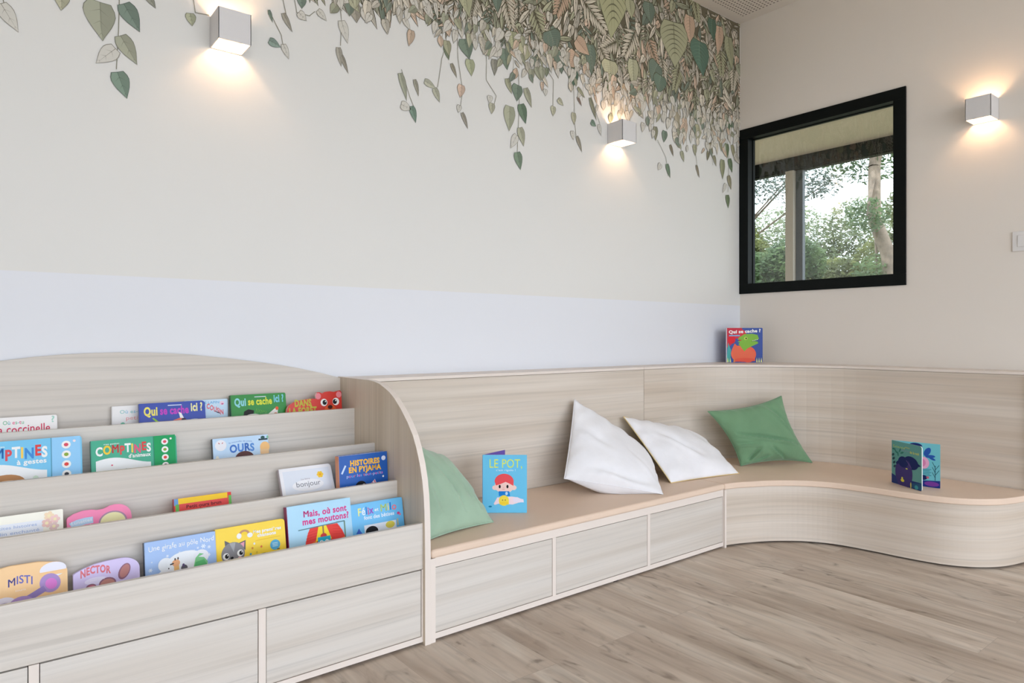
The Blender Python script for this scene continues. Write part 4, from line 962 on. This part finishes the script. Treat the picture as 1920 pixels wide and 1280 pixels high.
big(1148, -50, 56, 124, (182, 182, 146), .05, 47, bold=True); big(1262, 42, 50, 84, (176, 176, 146), .1, 48, bold=True); big(1311, 78, 34, 62, (104, 130, 114), -.05, 49)
big(1215, 5, 22, 38, TEL, .1, 47); big(1334, 36, 16, 40, (98, 120, 104), 0, 48); big(1030, 58, 36, 36, TEL, .5, 48); big(1048, 95, 24, 42, TEL, .2, 49)
big(1074, 128, 20, 36, (96, 120, 104), 0, 48); big(1105, 84, 20, 56, TEL, .15, 47); big(1080, 74, 22, 40, PCH, 1.0, 48); big(1078, 98, 22, 40, PCH, -.4, 47)
big(1232, 120, 26, 40, TEL, -.5, 48); big(1238, 142, 24, 34, (120, 138, 122), -.2, 49); big(1292, 30, 20, 56, PCH, 0, 47); big(1180, 0, 18, 34, OLV, .1, 48)
big(1365, 70, 16, 60, (172, 172, 142), .05, 49); big(1348, 50, 15, 56, PCH, .1, 48)
big(1143, 114, 30, 36, (204, 202, 170), 0, 48); big(1186, 112, 20, 54, (194, 194, 164), .05, 47); big(930, -20, 20, 44, TEL, 0, 48); big(868, -30, 30, 60, OLV, .1, 47); big(960, 60, 22, 40, (190, 192, 156), .1, 47); big(985, 84, 24, 40, (196, 194, 160), -.2, 48)

# fringe: trailing stems with small heart leaves, each fading to pencil outline
def vine(pts_px, leaves, rank, w=.0028, col=(140, 138, 122)):
    pts = [on_y(u, v, W) for u, v in pts_px]; pts = [(min(p.x, XM-.004), p.z) for p in pts]
    stem(pts, w, col, rank)
    for (u, v, lpx, ratio, ang, c, hol) in leaves:
        p = on_y(u, v, W); q = on_y(u, v+lpx, W); L = p.z-q.z
        x = min(p.x, XM-L*ratio*.5)
        if hol: leaf(x, p.z, L, L*ratio, ang, (214, 211, 202), rank+1, 'heart', lw=.0022, lc=(150, 146, 134), veins=3, hollow=True)
        else: leaf(x, p.z, L, L*ratio, ang, c, rank+1, 'heart', lw=.0018, lc=tuple(x*.66 for x in c), veins=3)
A = (176, 178, 158); B = (134, 150, 137); 
vine([(224, -20), (222, 60), (218, 130)], [(187, 5, 70, .74, -.08, A, 0), (232, 8, 52, .62, .55, B, 0), (226, 68, 54, .55, .5, A, 0), (216, 92, 46, .6, -.75, A, 1), (220, 136, 48, .62, .35, (138, 158, 142), 0)], 46)
vine([(112, -30), (112, 0)], [(116, -16, 36, .7, 0, (196, 194, 168), 0), (274, -12, 28, .5, .6, (160, 160, 146), 0)], 46)
vine([(4, -10), (10, 20)], [(2, 8, 52, .5, .5, (196, 188, 176), 1)], 46)
vine([(361, -10), (366, 24), (392, 29)], [(356, 26, 22, .8, .2, (190, 192, 164), 0)], 46)
vine([(504, 20), (527, 66), (530, 84)], [(504, 20, 22, .25, .35, B, 0), (505, 76, 22, .7, 1.2, (150, 168, 156), 0), (531, 84, 26, .45, .35, A, 1)], 48)
vine([(528, -10), (538, 36)], [(531, 26, 34, .3, .45, (172, 168, 155), 0), (565, -6, 22, .8, 0, B, 0)], 48)
vine([(552, 0), (556, 24), (580, 30), (590, 22)], [(560, 24, 18, .9, .9, A, 1), (596, 20, 22, .6, .9, A, 1)], 50)
vine([(636, 0), (640, 40), (638, 86)], [(640, 40, 40, .45, .35, A, 1), (664, 8, 34, .8, .1, (176, 170, 156), 0), (634, 90, 34, .34, .2, (182, 177, 164), 0), (640, 104, 34, .22, .4, (166, 160, 146), 0)], 50)
vine([(752, 130), (768, 182), (776, 202)], [(750, 138, 50, .26, .35, A, 0), (752, 196, 22, .8, 1.3, A, 1), (771, 200, 30, .45, .4, (132, 154, 138), 0), (777, 150, 30, .28, .35, (172, 168, 152), 0)], 52)
vine([(835, 0), (836, 84), (828, 110), (820, 164)], [(835, 86, 26, .5, .3, (130, 140, 116), 0), (796, 152, 26, .5, 1.3, (198, 198, 178), 0), (814, 166, 26, .5, .5, (190, 190, 170), 0), (846, 120, 26, .3, .5, (166, 160, 142), 0)], 52)
vine([(856, 40), (858, 110), (867, 170), (862, 205)], [(870, 74, 36, .9, .3, (132, 147, 130), 0), (880, 112, 30, .7, .1, (186, 190, 158), 0), (865, 160, 24, .7, -.15, (222, 196, 176), 0), (861, 198, 14, .7, -.2, A, 1), (866, 212, 30, .28, .5, (168, 162, 148), 0)], 54)
vine([(912, 90), (911, 150), (930, 180), (925, 200)], [(914, 82, 24, .75, 0, (180, 188, 156), 0), (926, 112, 30, .5, .1, (160, 158, 146), 0), (945, 92, 38, .7, .1, (132, 147, 130), 0), (918, 180, 14, .8, 0, A, 1), (922, 194, 20, .7, -.1, (192, 190, 168), 0), (950, 148, 28, .45, .35, (176, 176, 150), 0)], 54)
vine([(972, 140), (973, 200), (969, 290)], [(970, 160, 30, .85, -.15, (132, 147, 130), 0), (955, 200, 46, .58, -.05, (182, 184, 160), 0), (976, 196, 36, .58, .35, (120, 140, 118), 0), (985, 166, 36, .4, .4, (178, 178, 156), 0), (974, 240, 34, .5, .35, (184, 184, 162), 0), (968, 254, 30, .5, -.5, A, 1), (969, 286, 32, .6, .3, (136, 154, 132), 0)], 56)
vine([(1024, 90), (1024, 130), (1037, 150), (1036, 205)], [(1026, 128, 18, .5, -.2, (140, 146, 124), 0), (1046, 186, 16, .7, .9, (198, 196, 172), 0), (1037, 200, 18, .7, -.1, (198, 196, 172), 0), (1022, 168, 12, .8, 0, A, 1)], 56)
vine([(1075, 160), (1077, 230), (1080, 260)], [(1075, 212, 22, .55, 0, (196, 192, 166), 0), (1072, 246, 16, .6, .2, A, 1), (1081, 256, 30, .28, .5, (166, 160, 144), 0), (1082, 182, 18, .3, .7, (150, 130, 116), 0)], 58)
vine([(1106, 176), (1118, 215), (1124, 232)], [(1106, 184, 42, .22, .35, (150, 150, 130), 0), (1108, 228, 14, .8, 1.1, (140, 160, 142), 0), (1122, 234, 20, .45, .3, A, 1)], 58)
vine([(1138, 150), (1140, 200)], [(1140, 152, 32, .55, .1, (112, 126, 96), 0), (1120, 150, 26, .5, .1, (220, 192, 164), 0), (1170, 158, 22, .6, 0, (214, 190, 160), 0)], 58)
vine([(1232, 262), (1248, 296), (1252, 330)], [(1228, 238, 26, .5, .1, (160, 158, 134), 0), (1246, 246, 22, .7, -.1, (132, 147, 130), 0), (1250, 308, 26, .4, .3, (128, 146, 124), 0), (1238, 308, 14, .8, -.6, A, 1), (1256, 272, 22, .3, .5, (150, 142, 122), 0)], 60)
vine([(1280, 240), (1275, 275), (1281, 300)], [(1270, 268, 14, .8, .9, (180, 180, 154), 0), (1277, 284, 20, .5, .4, (180, 180, 154), 0), (1268, 210, 34, .5, .1, (190, 180, 156), 0)], 60)
vine([(1300, 212), (1303, 280), (1308, 330)], [(1303, 208, 26, .8, .5, (132, 147, 130), 0), (1308, 234, 34, .6, 0, (186, 184, 154), 0), (1302, 272, 20, .6, 0, (176, 174, 148), 0), (1305, 310, 24, .25, .4, (158, 148, 128), 0)], 62)
vine([(1336, 236), (1334, 290), (1336, 310)], [(1336, 236, 26, .5, .05, (156, 150, 122), 0), (1330, 268, 22, .4, .5, (140, 132, 106), 0), (1328, 284, 18, .5, -.3, (140, 136, 114), 0), (1338, 292, 20, .4, .3, (158, 154, 130), 0)], 62)
vine([(1362, 250), (1366, 300), (1364, 360)], [(1350, 222, 26, .45, 0, (132, 147, 130), 0), (1366, 222, 30, .8, .1, (116, 138, 112), 0), (1350, 260, 24, .4, .2, (170, 164, 136), 0), (1362, 270, 26, .55, -.05, (124, 140, 110), 0), (1354, 300, 36, .42, -.05, (160, 162, 132), 0), (1367, 298, 26, .5, .3, (120, 138, 108), 0), (1372, 272, 26, .4, .35, (170, 166, 136), 0), (1365, 330, 26, .45, .4, (164, 158, 132), 0), (1360, 345, 20, .4, -.5, A, 1), (1363, 366, 24, .5, .2, (124, 138, 108), 0)], 64)
def fringe():
    """smaller leaves hanging loosely just below the thicket"""
    n = 0; x = prof[1][0]
    while x < XM-.02:
        e = edge_z(x); reach = .06+.15*max(0, min(1, (x-1.2)/2.2)); k = 0; z = e+.05
        bottom = e-reach*rnd.uniform(.3, 1.25)
        stem([(x, z+.05), (x+rnd.uniform(-.01, .01), (z+bottom)/2), (x+rnd.uniform(-.015, .015), bottom)], .0018, (158, 152, 136), 66+(n % 4))
        while z > bottom:
            c = rnd.choice([CREAM, STONE, SAGE, OLIVE, CREAM, STONE, PEACH, TEALG]); hol = rnd.random() < .48
            L = rnd.uniform(.045, .085); xx = clampx(x+rnd.uniform(-.025, .025), .02)
            leaf(xx, z, L, L*rnd.choice([.3, .5, .62]), rnd.gauss(0, .45), (214, 210, 200) if hol else jit(c, 8), 66+(n*2+k) % 9, rnd.choice(['heart', 'lance', 'heart']), lw=.0022, lc=jit((128, 122, 106), 18), veins=2, hollow=hol)
            z -= rnd.uniform(.03, .06); k += 1
        x += .034; n += 1
fringe()
tag(MP.done('leaf_mural', None, M['mural']), 'hand drawn mural of hanging green and peach leaves on white wall', 'mural')
